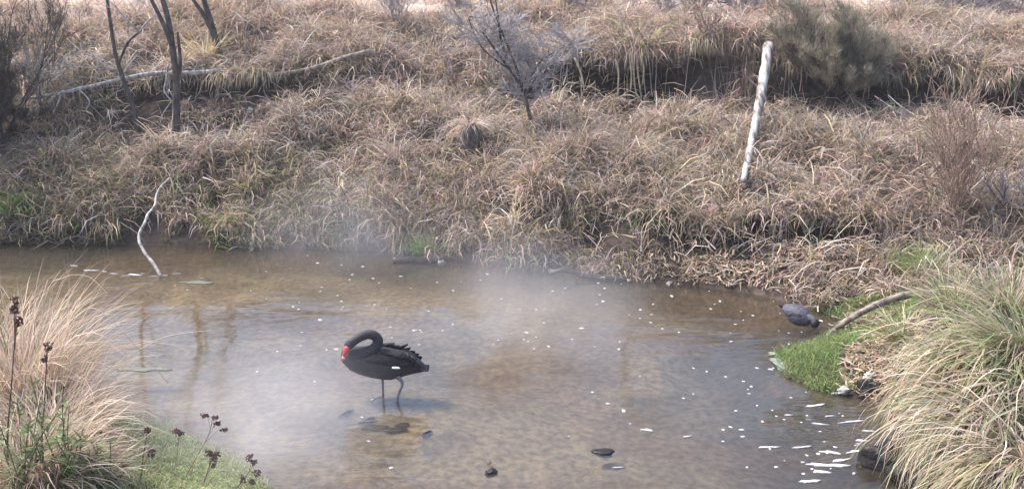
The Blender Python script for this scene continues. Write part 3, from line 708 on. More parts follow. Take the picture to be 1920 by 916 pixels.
pb = hit(1186, 22); pt = [pb, pb + Vector((-.02, .02, .5)), pb + Vector((-.05, 0, 1.2)), pb + Vector((0, 0, 2.2)), pb + Vector((.1, .1, 3.4))]
t_ = thing('pale_tree', 'pale trunk standing on the flat among brushwood', 'tree', pb)
MB().tube(smooth_path(pt), rad(17, .1, .04), 8).build('trunk', M['white_bark'], t_)
li, tw = MB(), MB()
for k in range(6): grow(rng, li, tw, pt[3 + k % 2], Vector((rng.randn(), rng.randn(), .7)), .9, .02, 2, 4, .6)
li.build('crown', M['pale_bark'], t_)['kind'] = 'stuff'; tw.build('twigs', M['grey_twig'], t_)['kind'] = 'stuff'

# roots hanging in the hollow, a rotten stump on the slope
rb = hit(1190, 196); ry = rb.y - .05
t_ = thing('hanging_roots', 'pale roots hanging across the mouth of the dark hollow', 'roots', atY(1190, 100, ry))
for rp in ([(1184, 98), (1188, 130), (1190, 160), (1198, 196)], [(1194, 96), (1196, 135), (1200, 165), (1203, 190)], [(1200, 100), (1207, 128), (1204, 160)], [(1155, 112), (1160, 140), (1157, 182)], [(1078, 108), (1090, 140), (1096, 172)], [(1180, 100), (1184, 140), (1182, 170)]):
    c = smooth_path(path3(rp, ry, ry - .06)); MB().tube(c, rad(len(c), .02, .009), 6).build('root', M['dead_root'], t_)
b_ = hit(876, 288); b_.y -= .1; b_.z = gz(b_.x, b_.y)
rng = np.random.RandomState(66); stp = MB(); rings = []
for z, r_ in ((-.1, .2), (.05, .19), (.18, .165), (.3, .15), (.4, .12), (.44, .06)):
    rings.append([b_ + Vector((math.cos(q) * r_ * (1 + .16 * math.sin(3 * q + z * 4) + .08 * rng.randn()) + z * .12, math.sin(q) * r_ * (1 + .1 * rng.randn()), z * (1 + .06 * rng.randn()))) for q in np.linspace(0, 6.283, 16, endpoint=False)])
tag(stp.rings(rings).build('tree_stump', M['dark_bark'], loc=b_), 'dark rotten stump sunk in the grass slope', 'stump')

# ------------------------------------------------------------------ tussocks, each a plant of its own
def tussock(name, label, cat, base, n, L, w, pal, wts, seed, th=(.5, 1.45), bend=(.8, 2.4), r=.09, headbias=None, group=None, mat='grass', seg=6, wob=.13, tips=True, floor=None):
    rng = np.random.RandomState(seed); base = Vector(base)
    B = Blades(rng); t = thing(name, label, cat, base - Vector((0, 0, .02)), group)
    hd = rng.uniform(0, 6.28, n)
    if headbias: hd = np.where(rng.rand(n) < headbias[1], headbias[0] + rng.randn(n) * headbias[2], hd)
    P = np.array(base)[None] + np.stack([np.cos(hd), np.sin(hd), 0 * hd], 1) * rng.uniform(0, r, n)[:, None] + np.array([0, 0, -.02])
    col = mixcol(rng, n, pal, wts)
    B.add(P, hd + rng.randn(n) * .3, rng.uniform(*L, n), rng.uniform(*th, n), rng.uniform(*bend, n), rng.uniform(*w, n), col, seg, wob, floor, tipcol=np.clip(col * 1.1 + .03, 0, .7) if tips else None)
    B.build('leaf_blades', M[mat], t)['kind'] = 'stuff'
    return t
SEDGE = [(.44, .35, .24), (.34, .29, .19), (.16, .19, .07), (.30, .33, .14), (.20, .14, .10), (.55, .47, .38)]
def nb_(px, py, z): return Vector((*gnd(px, py, z)[:2], z))
def on(px, py): return hit(px, py)
def sedge(label, px, py, n, L, wts, seed, bias=(-2.5, .5, .75), wob=.2, **k):
    b = on(px, py); return tussock('sedge_tussock', label, 'tussock', b, n, L, (.009, .02), SEDGE, wts, seed, headbias=bias, wob=wob, group='sedge tussocks on the right bank', **k)
sedge('largest sedge tussock with a deep green heart and long drooping leaves', 1930, 700, 900, (.6, 1.15), [.7, .6, 1.5, 1.1, .2, .5], 101, th=(.7, 1.5), bend=(.9, 2.6), r=.2)
rng = np.random.RandomState(108)
def curtain():
    b = on(1760, 800); t = thing('sedge_tussock', 'curtain of pale dead sedge leaves hanging from the bank edge above the black undercut', 'tussock', b, 'sedge tussocks on the right bank')
    n = 520; e = [on(1722, 735), on(1745, 780), on(1770, 812), on(1812, 865), on(1860, 925)]; B = Blades(rng)
    i = rng.randint(0, 4, n); f = rng.rand(n); q = np.array([tuple(e[a].lerp(e[a + 1], c)) for a, c in zip(i, f)]); q[:, 0] += rng.uniform(-.02, .35, n); q[:, 2] = groundH(q[:, 0], q[:, 1]) + rng.uniform(0, .3, n)
    col = mixcol(rng, n, SEDGE, [1.2, .9, .25, .3, .7, 1])
    B.add(q, -2.6 + rng.randn(n) * .6, rng.uniform(.5, 1.0, n), rng.uniform(-.2, .9, n), rng.uniform(1.4, 2.6, n), rng.uniform(.009, .02, n), col, 6, .16)
    B.build('leaf_blades', M['grass'], t)['kind'] = 'stuff'
curtain()
sedge('straw coloured sedge tussock hanging over the dark bank edge to the water', 1862, 800, 800, (.6, 1.2), [1.3, .9, .35, .4, .6, 1.0], 102, th=(.2, 1.2), bend=(1.7, 3.3), r=.26)
sedge('tangled straw and green sedge tussock above the pale stones', 1810, 692, 420, (.4, .8), [1, .8, .6, .9, .4, .6], 103, th=(.4, 1.4), bend=(.9, 2.6), r=.22)
sedge('dry sedge tussock in the lowest corner, leaves trailing in the water', 1945, 900, 800, (.7, 1.2), [1.2, .9, .3, .35, .7, .9], 104, th=(.3, 1.3), bend=(1.5, 3.2), r=.3)
sedge('green and straw sedge tussock at the upper end of the log', 1790, 590, 380, (.3, .6), [.6, .5, .9, 1.2, .2, .4], 105, th=(.7, 1.5), bend=(.5, 1.8), r=.2, bias=(-2.4, .1, .7))
sedge('dry upright sedge tussock behind the largest one', 1890, 590, 400, (.35, .75), [1, .9, .5, .5, .5, .8], 106, th=(.8, 1.5), bend=(.4, 1.8), r=.25, bias=(-2.4, .1, .7))
sedge('small sedge tussock with yellow tips beside the sprouting green turf', 1690, 640, 320, (.25, .5), [.6, .4, .7, 1, .2, .4], 107, th=(.5, 1.4), bend=(.6, 2.2), r=.12, bias=(-2.4, .2, .7))

DRY = [(.48, .36, .25), (.42, .31, .23), (.33, .26, .20), (.58, .48, .37), (.38, .25, .20), (.20, .22, .09)]
def dry(label, px, py, n, L, seed, wts=(1, .9, .6, .7, .4, .15), bias=(.1, .28, .8), **k):
    return tussock('dry_grass_clump', label, 'grass clump', on(px, py), n, L, (.006, .014), DRY, wts, seed, headbias=bias, wob=.2, group='dry grass clumps on the near bank', **k)
dry('tallest golden dry grass clump with long stems arching over the water', 40, 780, 800, (.7, 1.65), 111, th=(.8, 1.5), bend=(.5, 2.0), r=.28)
dry('dry grass clump arching lowest over the water beside the turf', 95, 835, 600, (.5, 1.0), 112, th=(.6, 1.45), bend=(.7, 2.2), r=.25)
dry('short tangled dry grass clump around the dock stems', 60, 905, 750, (.4, .8), 113, wts=(1, .9, .8, .5, .6, .7), th=(.6, 1.5), bend=(.6, 2.4), r=.35)
dry('grey dry grass clump at the upper end of the near bank', -30, 735, 600, (.6, 1.2), 114, th=(.8, 1.5), bend=(.5, 1.9), r=.3)
dry('thin dry grass clump between turf and dock stems', 150, 905, 420, (.25, .55), 115, wts=(.9, .9, .9, .5, .5, 1.0), th=(.5, 1.4), bend=(.6, 2.2), r=.25)
# single arching grass stems over the water
def arch(label, pix, Y, w):
    c = smooth_path(path3(pix, Y, Y - .2), 5); o = MB().tube(c, rad(len(c), w, w * .4), 5)
    tag(o.build('arching_stem', M['dry_stem'], loc=c[0]), label, 'grass stem', 'dry stems arching over the water')
M['dry_stem'] = nmat('dry_grass_stem', (.42, .33, .24), (.6, .5, .38), 12, .7, 0)
Ya = on(90, 790).y - .1
arch('long dry grass stem drooping over the water and tipped toward the turf', [(90, 790), (120, 640), (165, 578), (215, 605), (260, 655), (314, 716)], Ya, .005)
arch('dry grass stem curving level toward the swan', [(150, 800), (200, 700), (270, 650), (320, 628), (400, 618)], Ya, .0035)
arch('straight dry grass stem slanting down to the turf edge', [(120, 820), (150, 700), (200, 700), (250, 738), (318, 782)], Ya, .004)
arch('dry grass stem bent sharply above the turf', [(215, 800), (225, 772), (262, 772), (290, 800)], Ya - .2, .004)
arch('dry grass stem arching highest over the foam line', [(60, 780), (85, 560), (120, 520), (165, 518), (200, 548)], Ya, .004)

# tufts of other colour on the far bank
def tuft(label, px, py, n, L, pal, seed, w=(.006, .012), r=.08, **k):
    tussock('grass_tuft', label, 'grass tuft', on(px, py), n, L, w, pal, [1] * len(pal), seed, r=r, group='coloured tufts on the far bank', mat='green', seg=4, **k)
G1 = [(.24, .47, .08), (.30, .54, .12), (.18, .36, .06)]
tuft('vivid green grass tuft at the far water edge above the sunken log', 790, 470, 300, (.18, .34), G1, 121, th=(.6, 1.5), bend=(.3, 1.4), r=.12)
tuft('fresh green grass tuft low on the bank below the thicket', 25, 390, 800, (0.28, 0.52), [(.13, .26, .06), (.18, .28, .08), OLIVE], 122, r=.3, th=(.5, 1.5))
tuft('dark green leafy tuft beside the stem of the bare grey shrub', 1040, 250, 400, (0.23, 0.42), [(.09, .14, .05), (.13, .17, .06), OLIVE], 123, r=.16, th=(.4, 1.5))
tuft('pale green mossy tuft behind the crown of the bare grey shrub', 912, 176, 360, (0.18, 0.34), [(.25, .28, .09), (.2, .24, .08), STRAW], 124, r=.18, th=(.4, 1.5))
tuft('pale green tuft beside the low dark shrub', 1905, 300, 600, (0.28, 0.52), [(.33, .36, .14), (.42, .42, .2), (.25, .3, .1)], 125, r=.25, th=(.5, 1.5))
tuft('small green tuft in the grass near the dead stick', 430, 415, 600, (0.23, 0.44), [(.16, .24, .07), OLIVE, (.2, .26, .09)], 126, r=.35, th=(.5, 1.5))
tuft('small yellow leafed tuft below the reddish twiggy shrub', 1790, 452, 120, (.1, .2), [(.5, .36, .05), (.42, .32, .06)], 127, r=.08, w=(.015, .03), th=(.2, 1.5))
tuft('dark green creeper patch over the lower scarp', 1215, 410, 260, (.12, .5), [(.07, .12, .06), (.1, .14, .06)], 128, r=.12, th=(.0, 1.2))
tuft('green grass tuft growing through the upper end of the log', 1720, 520, 420, (.25, .5), [(.16, .28, .06), (.24, .34, .09), LIME], 129, r=.22, th=(.8, 1.5), bend=(.2, 1.4))
tussock('spiky_plant', 'golden spiky leaves splayed round the foot of a dark tree', 'plant', on(398, 112) + Vector((0, -.42, .06)), 170, (.4, .75), (.016, .032), [(.52, .36, .16), (.45, .33, .2), (.6, .48, .3)], [1, 1, .7], 131, th=(-.2, 1.1), bend=(.1, 1.2), r=.1, seg=4)

sb = hit(876, 288); tussock('grass_tuft', 'dry grass flopping over the dark rotten stump', 'grass tuft', Vector((sb.x + .04, sb.y + .06, gz(sb.x, sb.y) + .36)), 150, (.25, .5), (.009, .018), [PINK, STRAW, GREY], [1, 1, 1], 133, th=(-.1, 1.0), bend=(1.2, 2.6), r=.13, seg=4)
# leafy weeds under the dry clumps
def leafy(label, px, py, seed, h):
    rng = np.random.RandomState(seed); b = on(px, py); t = thing('leafy_weed', label, 'plant', b - Vector((0, 0, .02)), 'leafy weeds under the dry grass')
    st = MB(); B = Blades(rng)
    for k in range(9):
        c = poly(rng, b + Vector((rng.randn() * .1, rng.randn() * .08, 0)), Vector((rng.randn() * .25, rng.randn() * .25, 1)), h * rng.uniform(.6, 1), 5, .08); st.tube(c, .004, 4)
        n = 34; q = np.array([tuple(c[i].lerp(c[i + 1], f)) for i, f in zip(rng.randint(0, 5, n), rng.rand(n))])
        B.add(q, rng.uniform(0, 6.28, n), rng.uniform(.05, .11, n), rng.uniform(-.2, .9, n), rng.uniform(.2, 1.4, n), rng.uniform(.012, .026, n), mixcol(rng, n, [(.13, .2, .06), (.18, .25, .09), (.1, .13, .05), (.3, .27, .15)], [1, 1, 1, .6]), 3, .1)
    st.build('stems', M['dock'], t); B.build('leaves', M['green'], t)['kind'] = 'stuff'
leafy('leafy green weed at the foot of the tallest dock stem', 40, 925, 141, .85)
leafy('leafy green weed between the two dock stems', 115, 935, 142, .75)
leafy('leafy weed with grey green leaves beside the short turf', 180, 920, 143, .5)

def dock(label, pix, seed, heads, Yoff=0.0, r=.006):
    """stem drawn from base to tip in pixels; heads: (pixel, length in m)"""
    rng = np.random.RandomState(seed); b = on(*pix[0]); b.z -= .02
    t = thing('dock_plant', label, 'plant', b, 'dried dock plants on the near bank'); Y = b.y
    c = smooth_path([b] + [atY(p[0], p[1], Y) for p in pix[1:]]); MB().tube(c, rad(len(c), r, r * .5), 6).build('stem', M['dock'], t)
    for (hp, ln) in heads:
        p = atY(hp[0], hp[1], Y); mb = MB()
        i = min(range(len(c)), key=lambda q: (c[q] - p).length); q = c[i]
        if (q - p).length > .02: MB().tube([c[max(i - 3, 0)], q.lerp(p, .6), p], [r * .5, r * .4, r * .3], 5).build('side_stem', M['dock'], t)
        for k in range(int(26 + ln * 260)):
            o = p + Vector((rng.randn() * .013, rng.randn() * .013, rng.uniform(-.5, .5) * ln)); s = rng.uniform(.005, .010)
            n0 = len(mb.v); mb.v += [o + Vector(v) * s for v in ((1, 0, .2), (-.2, 1, 0), (-1, -.1, .1), (0, -1, -.1), (.1, 0, 1.2), (0, .1, -1.2))]
            mb.f += [tuple(n0 + j for j in f) for f in ((0, 1, 4), (1, 2, 4), (2, 3, 4), (3, 0, 4), (1, 0, 5), (2, 1, 5), (3, 2, 5), (0, 3, 5))]
        mb.build('seed_head', M['dock_seed'], t, smooth=False)
    return t
dock('tall dock stem with the largest purple brown seed head', [(16, 905), (14, 820), (20, 740), (26, 660), (31, 575)], 151, [((30, 572), .12), ((35, 602), .07), ((24, 580), .05)], r=.008)
dock('second tall dock stem with a small seed head beside the leafy weeds', [(72, 905), (78, 830), (84, 740), (88, 655)], 152, [((90, 650), .07), ((84, 672), .04)], r=.007)
dock('short dock stem on the turf with a club shaped seed head', [(262, 905), (268, 860), (277, 805)], 153, [((277, 806), .04), ((284, 848), .07)])
dock('short dock stem with a dark seed head at the lowest turf', [(222, 913), (228, 885), (234, 866)], 154, [((232, 874), .07)])
dock('branched dock stem leaning out over the water with tiny seed heads', [(345, 895), (372, 850), (392, 812), (398, 782)], 155, [((384, 778), .02), ((403, 782), .02), ((408, 793), .025), ((421, 805), .02)], r=.003)
dock('thin dock stem with split heads at the turf edge', [(325, 880), (332, 850), (337, 810)], 156, [((332, 808), .03), ((338, 812), .03)], r=.003)
dock('branched dock stem with many heads near the water line', [(380, 905), (390, 880), (398, 850)], 157, [((392, 848), .05), ((402, 858), .06), ((406, 850), .04), ((400, 872), .03)], r=.004)
dock('sprawling dock stem with scattered heads at the tip of the turf', [(440, 915), (462, 890), (478, 868)], 158, [((468, 858), .05), ((476, 866), .03), ((482, 886), .05), ((472, 902), .04), ((456, 898), .05)], r=.004)

# ------------------------------------------------------------------ stones, foam, painted glints and undercut shade
def rock_mesh(seed, sx, sy, sz, rough=.34):
    rng = np.random.RandomState(seed); mb = MB(); n, m = 20, 12; rings = []
    for j in range(m + 1):
        v = -math.pi / 2 + math.pi * (j + .001) / (m + .002); rr = []
        for k in range(n):
            u = 2 * math.pi * k / n; d = Vector((math.cos(u) * math.cos(v), math.sin(u) * math.cos(v), math.sin(v)))
            q = 1 + rough * 2 * float(fbm(np.array([d.x * 1.7 + seed + d.z * .8]), np.array([d.y * 1.7 + d.z * 2.4]), seed, 4)[0])
            rr.append(Vector((d.x * sx * q, d.y * sy * q, d.z * sz * q)))
        rings.append(rr)
    return mb.rings(rings)
def stone(label, p, size, mat, seed, rz=0, group=None, name='stone'):
    o = link(name, rock_mesh(seed, *size).mesh(name, Vector((0, 0, 0))), M[mat], None, p); o.rotation_euler[2] = rz
    return tag(o, label, 'stone', group)
stone('white stone at the far water edge below the lower scarp', gnd(1215, 519), (.065, .05, .05), 'stone_white', 1)
stone('rounded white stone beside the rippling water below the green spit', gnd(1581, 733, .03), (.055, .045, .045), 'stone_white', 2, .4)
stone('pale stone in the litter above the rounded white one', on(1628, 712) + Vector((0, 0, .03)), (.05, .045, .045), 'stone_white', 3)
stone('flat pale slab breaking the water at the tip of the green spit', gnd(1474, 690, .0), (.07, .24, .028), 'stone_slab', 4, .35)
stone('thin pale slab at the outermost tip of the green spit', gnd(1474, 666, .0), (.17, .05, .03), 'stone_slab', 14, -.1)
stone('black lump standing in for the shaded undercut below the hanging sedge', gnd(1690, 862, .02), (.3, .2, .2), 'stone_and_shade', 5)  # near-black solids added where the undercut bank is only in shade
stone('low black lump standing in for undercut shade, jutting into the ripples', gnd(1640, 868, -.02), (.17, .12, .09), 'stone_and_shade', 15, .5)
stone('black lump standing in for undercut shade behind the jutting one', gnd(1700, 832, .0), (.2, .14, .2), 'stone_and_shade', 17, 1.1)
stone('dark wet rock between the white stone and the sedge', gnd(1632, 738, .0), (.15, .12, .12), 'stone_and_shade', 6)
stone('black lump standing in for undercut shade below the lowest sedge corner', gnd(1740, 905, .0), (.3, .25, .2), 'stone_and_shade', 16)
stone('dark round stone just breaking the open water', gnd(1131, 848, -.012), (.085, .07, .03), 'stone_and_shade', 7)
stone('small dark stone below the shelf, beyond the swan', gnd(921, 886, -.01), (.045, .06, .03), 'stone_and_shade', 8)
stone('tiny brown stone poking up above the small dark one', gnd(917, 866, -.006), (.022, .02, .02), 'log', 9)
for i, (a, b_, s) in enumerate([(1430, 548, .06), (1460, 556, .07), (1500, 566, .05), (1535, 575, .06), (830, 492, .06), (1120, 512, .08), (470, 214, .06), (1390, 545, .05), (1255, 532, .05)]):
    if i in (6,): p = on(a, b_) + Vector((0, 0, .05))
    else: p = gnd(a, b_)
    stone('grey stone among the litter along the far water edge' if i != 6 else 'grey stone in the grass below the dark ledge', p, (s, s * .8, s * .6), 'stone_grey', 20 + i, i, 'grey stones along the far water edge' if i != 6 else None)
for i, (a, b_, s) in enumerate([(700, 800, .12), (745, 805, .10), (755, 795, .07), (690, 787, .08), (800, 812, .06), (650, 775, .09)]):
    p = gnd(a, b_, -.012)
    stone('flat dark stone awash on the shallow shelf below the swan', p, (s, s * .4, .016), 'stone_and_shade', 40 + i, .2 * i, 'flat stones on the shelf below the swan')

def flat_mesh(seed, n=12, a=1.0, b=.6, h=.25):
    rng = np.random.RandomState(seed); r1 = [(1 + .42 * rng.randn()) for _ in range(n)]; r1 = [max(.5, (r1[i] + r1[i - 1]) / 2) for i in range(n)]
    mb = MB(); rings = []
    for s, z in ((1, -.12), (1, .05), (.75, h * .8), (.3, h)):
        rings.append([Vector((math.cos(2 * math.pi * k / n) * r1[k] * s * a, math.sin(2 * math.pi * k / n) * r1[k] * s * b, z)) for k in range(n)])
    return mb.rings(rings)
fl_me = [flat_mesh(k, 10, 1, .62 + .1 * (k % 3), .3).mesh('foam_fleck', Vector((0, 0, 0))) for k in range(6)]
for m_ in fl_me: m_.materials.append(M['foam'])
rng = np.random.RandomState(12); cnt = 0
known = [(596, 493), (640, 497), (700, 522), (680, 500), (752, 518), (865, 528), (900, 525), (940, 560), (975, 580), (1020, 605), (990, 640), (1005, 632), (960, 625), (850, 545), (830, 620), (790, 622), (735, 633), (1090, 615), (1115, 650), (1160, 655), (1180, 590), (1225, 570), (1260, 555),
         (1060, 540), (1130, 565), (1200, 705), (1300, 690), (1170, 770), (600, 600), (640, 565), (560, 580), (550, 575), (470, 545), (500, 560), (660, 515), (710, 530), (770, 540), (1340, 570), (1350, 565), (1460, 620), (1370, 640), (1420, 690), (1445, 692), (1405, 738), (1402, 730), (1420, 760), (1450, 690), (1370, 800), (1390, 805), (1430, 790), (1455, 780), (1380, 770)]
pts = [(a, b_) for a, b_ in known]
while len(pts) < 190:
    a, b_ = rng.uniform(300, 1640), rng.uniform(478, 900)
    wgt = (.8 if b_ < 660 else .12) * (1 if a > 560 else .35); wgt = .75 if (a > 1330 and b_ > 640) else wgt
    if rng.rand() < wgt: pts.append((a, b_))
for a, b_ in pts:
    p = gnd(a, b_)
    if wdist(np.array([p.x]), np.array([p.y]))[0] > -.06: continue
    o = bpy.data.objects.new('foam_fleck', fl_me[rng.randint(6)]); COL.objects.link(o); o.location = (p.x, p.y, .003)
    s = rng.uniform(.008, .019) * (1.35 if rng.rand() < .2 else 1); o.scale = (s, s, s * .8); o.rotation_euler[2] = rng.uniform(0, 6.28)
    tag(o, 'tiny white foam fleck drifting on the open brown water', 'foam', 'foam flecks on the water')
st_me = [flat_mesh(90 + k, 26, 1, .26, .05).mesh('foam_glint_streak', Vector((0, 0, 0))) for k in range(4)]
for m_ in st_me: m_.materials.append(M['foam'])
streaks = [(1575, 737, .17), (1600, 790, .15), (1540, 795, .12), (1505, 838, .12), (1440, 838, .1), (1560, 848, .16), (1580, 862, .14), (1555, 872, .17), (1540, 884, .13), (1605, 846, .1), (1618, 826, .09), (1520, 902, .12), (1555, 780, .05), (1215, 806, .1), (1290, 818, .07), (1160, 876, .05),
           (252, 515, .15), (288, 518, .06), (215, 513, .08), (172, 507, .12), (330, 513, .05), (140, 498, .09), (380, 522, .04), (236, 517, .05), (196, 509, .05), (310, 516, .04), (268, 513, .04), (1630, 808, .07), (1640, 870, .08), (1690, 885, .07), (1480, 778, .06), (1530, 760, .1)]
for i, (a, b_, s) in enumerate(streaks):  # streaks by the sedge paint the ripples' bright reflections, with some froth
    p = gnd(a, b_); o = bpy.data.objects.new('foam_glint_streak', st_me[i % 4]); COL.objects.link(o); o.location = (p.x, p.y, .002); o.scale = (s * (.45 + .3 * math.sin(i * 5.1) ** 2), s * (.25 + .3 * math.sin(i * 3.3) ** 2), .1); o.rotation_euler[2] = .3 * math.sin(i * 2.3)
    left = a < 500
    tag(o, 'narrow white foam streak in the line by the dead stick' if left else 'narrow white froth streak painting a glint on the ripples along the sedge bank', 'foam', 'foam line by the dead stick' if left else 'froth and painted glints by the sedge bank')
for i, (a, b_, s, lab) in enumerate([(370, 529, .2, 'thin green weed mat floating beside the dead stick'), (262, 692, .26, 'grey green weed mat floating beyond the arching dry stems')]):
    p = gnd(a, b_); o = link('weed_mat', flat_mesh(130 + i, 20, 1, .3, .04).mesh('weed_mat', Vector((0, 0, 0))), M['weed_mat'], None, (p.x, p.y, .002)); o.scale = (s * .8, s * .7, .08); tag(o, lab, 'water weed', 'floating weed mats')

# ------------------------------------------------------------------ birds
def fuse(mb, name, mat, parent, voxel=.007, smooth=6):
    """one continuous skin over overlapping lofts"""
    tmp = mb.build(name + '_tmp', None, parent)
    r = tmp.modifiers.new('r', 'REMESH'); r.mode = 'VOXEL'; r.voxel_size = voxel
    s = tmp.modifiers.new('s', 'SMOOTH'); s.factor = .5; s.iterations = smooth
    dg = bpy.context.evaluated_depsgraph_get(); me = bpy.data.meshes.new_from_object(tmp.evaluated_get(dg))
    bpy.data.objects.remove(tmp); me.name = name
    me.polygons.foreach_set('use_smooth', [True] * len(me.polygons))
    return link(name, me, mat, parent)
def swan():
    Fp = gnd(735, 743); s = pxm(Fp); ca, sa = math.cos(ang(743)), math.sin(ang(743))
    t = thing('black_swan', 'black swan standing in the shallows with its neck curled back', 'swan', Vector((Fp.x, Fp.y, 0)))
    def P(px, py, yo=0.0): return Vector((Fp.x + (px - 735) / s, Fp.y + yo, (743 - py) / s / ca - yo * sa / ca * 0))
    st = [(642.5, 664, 668, .012), (645, 656, 676, .05), (650, 651, 685, .085), (660, 649.5, 695, .115), (675, 649, 702, .138), (695, 649, 708, .152), (715, 649.5, 711.5, .158), (735, 652, 712.5, .15), (752, 656, 708, .13), (766, 660, 703.5, .105),
          (778, 666, 700.5, .08), (789, 674, 698.5, .06), (797, 682, 696.5, .045), (803, 688, 693.5, .03)]
    mb = MB(); rings = []
    for px, top, bot, hy in st:
        hp = (bot - top) / 2 / s; hz = math.sqrt(max(hp ** 2 - (hy * sa) ** 2, (.22 * hp) ** 2)) / ca
        c = P(px, (top + bot) / 2)
        rings.append([c + Vector((0, math.cos(q) * hy, math.sin(q) * hz)) for q in np.linspace(0, 2 * math.pi, 20, endpoint=False)])
    mb.rings(rings)
    nk = [(652, 672, -.02), (664, 660, -.05), (680, 653.5, -.07), (697, 649.5, -.065), (708, 644, -.055), (713.5, 634, -.045), (708, 625, -.045), (697, 621.5, -.05), (684, 623.5, -.06), (672, 629, -.07), (663, 635, -.08)]
    def Pn(px, py, yo): # compensate the shift that a depth offset makes in the view
        return Vector((Fp.x + (px - 735) / s, Fp.y + yo, (743 - py) / s / ca + yo * sa / ca))
    npts = smooth_path([Pn(*p) for p in nk], 4); nn = len(npts)
    nr = np.interp(np.linspace(0, 1, nn), [0, .25, .5, .75, .9, 1], [.064, .056, .049, .043, .040, .041])
    mb.tube(npts, list(nr), 12)
    hd0, hd1 = Pn(667, 628.5, -.075), Pn(654, 643, -.09)
    hp = [hd0.lerp(hd1, k / 6) for k in range(7)]; mb.tube(hp, [.026, .040, .046, .046, .040, .032, .02], 12)
    body = fuse(mb, 'body', M['plume'], t, .0065, 6)
    # bill: red, with a white band before the tip
    b0, b1 = Pn(659, 632, -.122), Pn(649, 655.5, -.126)
    bp = [b0.lerp(b1, k / 8) for k in range(9)]
    bill = MB().tube(bp[:7], [.016, .026, .0265, .024, .021, .019, .0175], 10, flat=.8).build('bill', M['bill_red'], t)
    MB().tube([bp[6].lerp(bp[5], .15), bp[7]], [.0172, .0155], 10, flat=.8).build('bill_band', M['bill_white'], bill)
    MB().tube([bp[7].lerp(bp[6], .1), bp[8], b1.lerp(b0, -.06)], [.015, .012, .004], 10, flat=.8).build('bill_tip', M['bill_red'], bill)
    e = Pn(664.5, 629.5, -.108); MB().tube([e + Vector((0, .005, 0)), e, e + Vector((0, -.004, 0)), e + Vector((0, -.006, 0))], [.005, .006, .004, .001], 8).build('eye', M['eye'], t)
    # folded wings with ruffled feathers
    rng = np.random.RandomState(5)
    def feather(parent, c, d, ln, wd, nrm, curl, mat='plume_dark'):
        d = d.normalized(); sd = nrm.cross(d).normalized(); rows = []
        for k in range(8):
            u = k / 7; wv = wd * math.sin(math.pi * min(.2 + u * .74, 1)) ** .5 * (1 if u < .99 else .3)
            ctr = c + d * (ln * u) + nrm * (curl * .6 * u * u)
            th_ = .006 * (1 - .5 * u)
            rows.append([ctr + sd * (math.cos(q) * wv) + nrm * (math.sin(q) * th_ + .012 * (1 - abs(math.cos(q)))) for q in np.linspace(0, 2 * math.pi, 8, endpoint=False)])
        return MB().rings(rows).build('feather', M[mat], parent)
    for sgn in (-1, 1):
        wrings = []
        for k in range(15):
            u = k / 14; px = 690 + 92 * u; cy = 667 + 8 * u * u; hz = .068 * math.sin(math.pi * (.06 + .9 * u)) ** .55
            hyb = np.interp(px, [q[0] for q in st], [q[3] for q in st])
            c = P(px, cy) + Vector((0, sgn * (hyb * .80), 0)); c.z += .015
            wrings.append([c + Vector((0, sgn * math.cos(q) * .035, math.sin(q) * hz)) + Vector((0, -sgn * .055 * (math.sin(q) * .5 + .5) ** 2, 0)) for q in np.linspace(0, 2 * math.pi, 16, endpoint=False)])
        wing = MB().rings(wrings).build('wing', M['plume_dark'], t)
        for k, (px, py, ln, wd, cu) in enumerate([(704, 657, .12, .04, .004), (716, 657, .12, .044, .008), (728, 658, .115, .046, .014), (738, 660, .10, .046, .022), (748, 663, .085, .044, .028), (757, 666, .08, .042, .03), (765, 670, .075, .040, .03), (772, 675, .07, .036, .026), (777, 681, .065, .032, .016), (722, 667, .14, .036, .004), (738, 673, .13, .034, .004), (752, 679, .11, .03, .003)]):
            hyb = np.interp(px, [q[0] for q in st], [q[3] for q in st]); hi_ = max(0, 1 - (py - 655) / 30)
            c = P(px, py) + Vector((0, sgn * hyb * (.98 - .5 * hi_), .02)); nrm = Vector((0.1, sgn * (.9 - .6 * hi_), .35 + .65 * hi_)).normalized()
            feather(wing, c, Vector((1, sgn * -.12 + .1 * rng.randn(), -.16 + .14 * rng.randn())), ln * rng.uniform(.8, 1.2), wd, nrm, cu * rng.uniform(.5, 1.4))
        c = P(740, 677.5) + Vector((0, sgn * .158, 0)); wf = feather(wing, c, Vector((1, 0, -.04)), .075, .012, Vector((0, sgn, .1)), .004, 'white_feather'); wf.name = 'white_feather'
    for k in range(5):
        f = feather(t, P(782, 690) + Vector((0, (k - 2) * .02, 0)), Vector((1, (k - 2) * .12, -.02 - .02 * abs(k - 2))), .12, .012, Vector((0, 0, 1)), -.004, 'plume'); f.name = 'tail_feather'
    # legs
    for nm, pp, yo in (('a', [(718, 700), (717.5, 715), (717, 730), (717, 743), (717, 752)], .06), ('b', [(748, 690), (755, 697), (757, 704), (752, 716), (748, 727), (746, 743), (744, 750)], -.10)):
        pl = [Vector((Fp.x + (a - 735) / s, Fp.y + yo, (743 - b_) / s / ca + yo * sa / ca * (1 if yo < 0 else .6))) for a, b_ in pp]
        bedz = gz(pl[-1].x, pl[-1].y); pl[-1].z = min(bedz + .012, -.01); pl[-2].z = min(pl[-2].z, (pl[-3].z + pl[-1].z) / 2 + .02)
        sp = smooth_path(pl, 4); leg = MB().tube(sp, list(np.interp(np.linspace(0, 1, len(sp)), [0, .15, .3, .45, 1], [.026, .016, .0155, .013, .0115])), 8).build('leg', M['leg'], t)
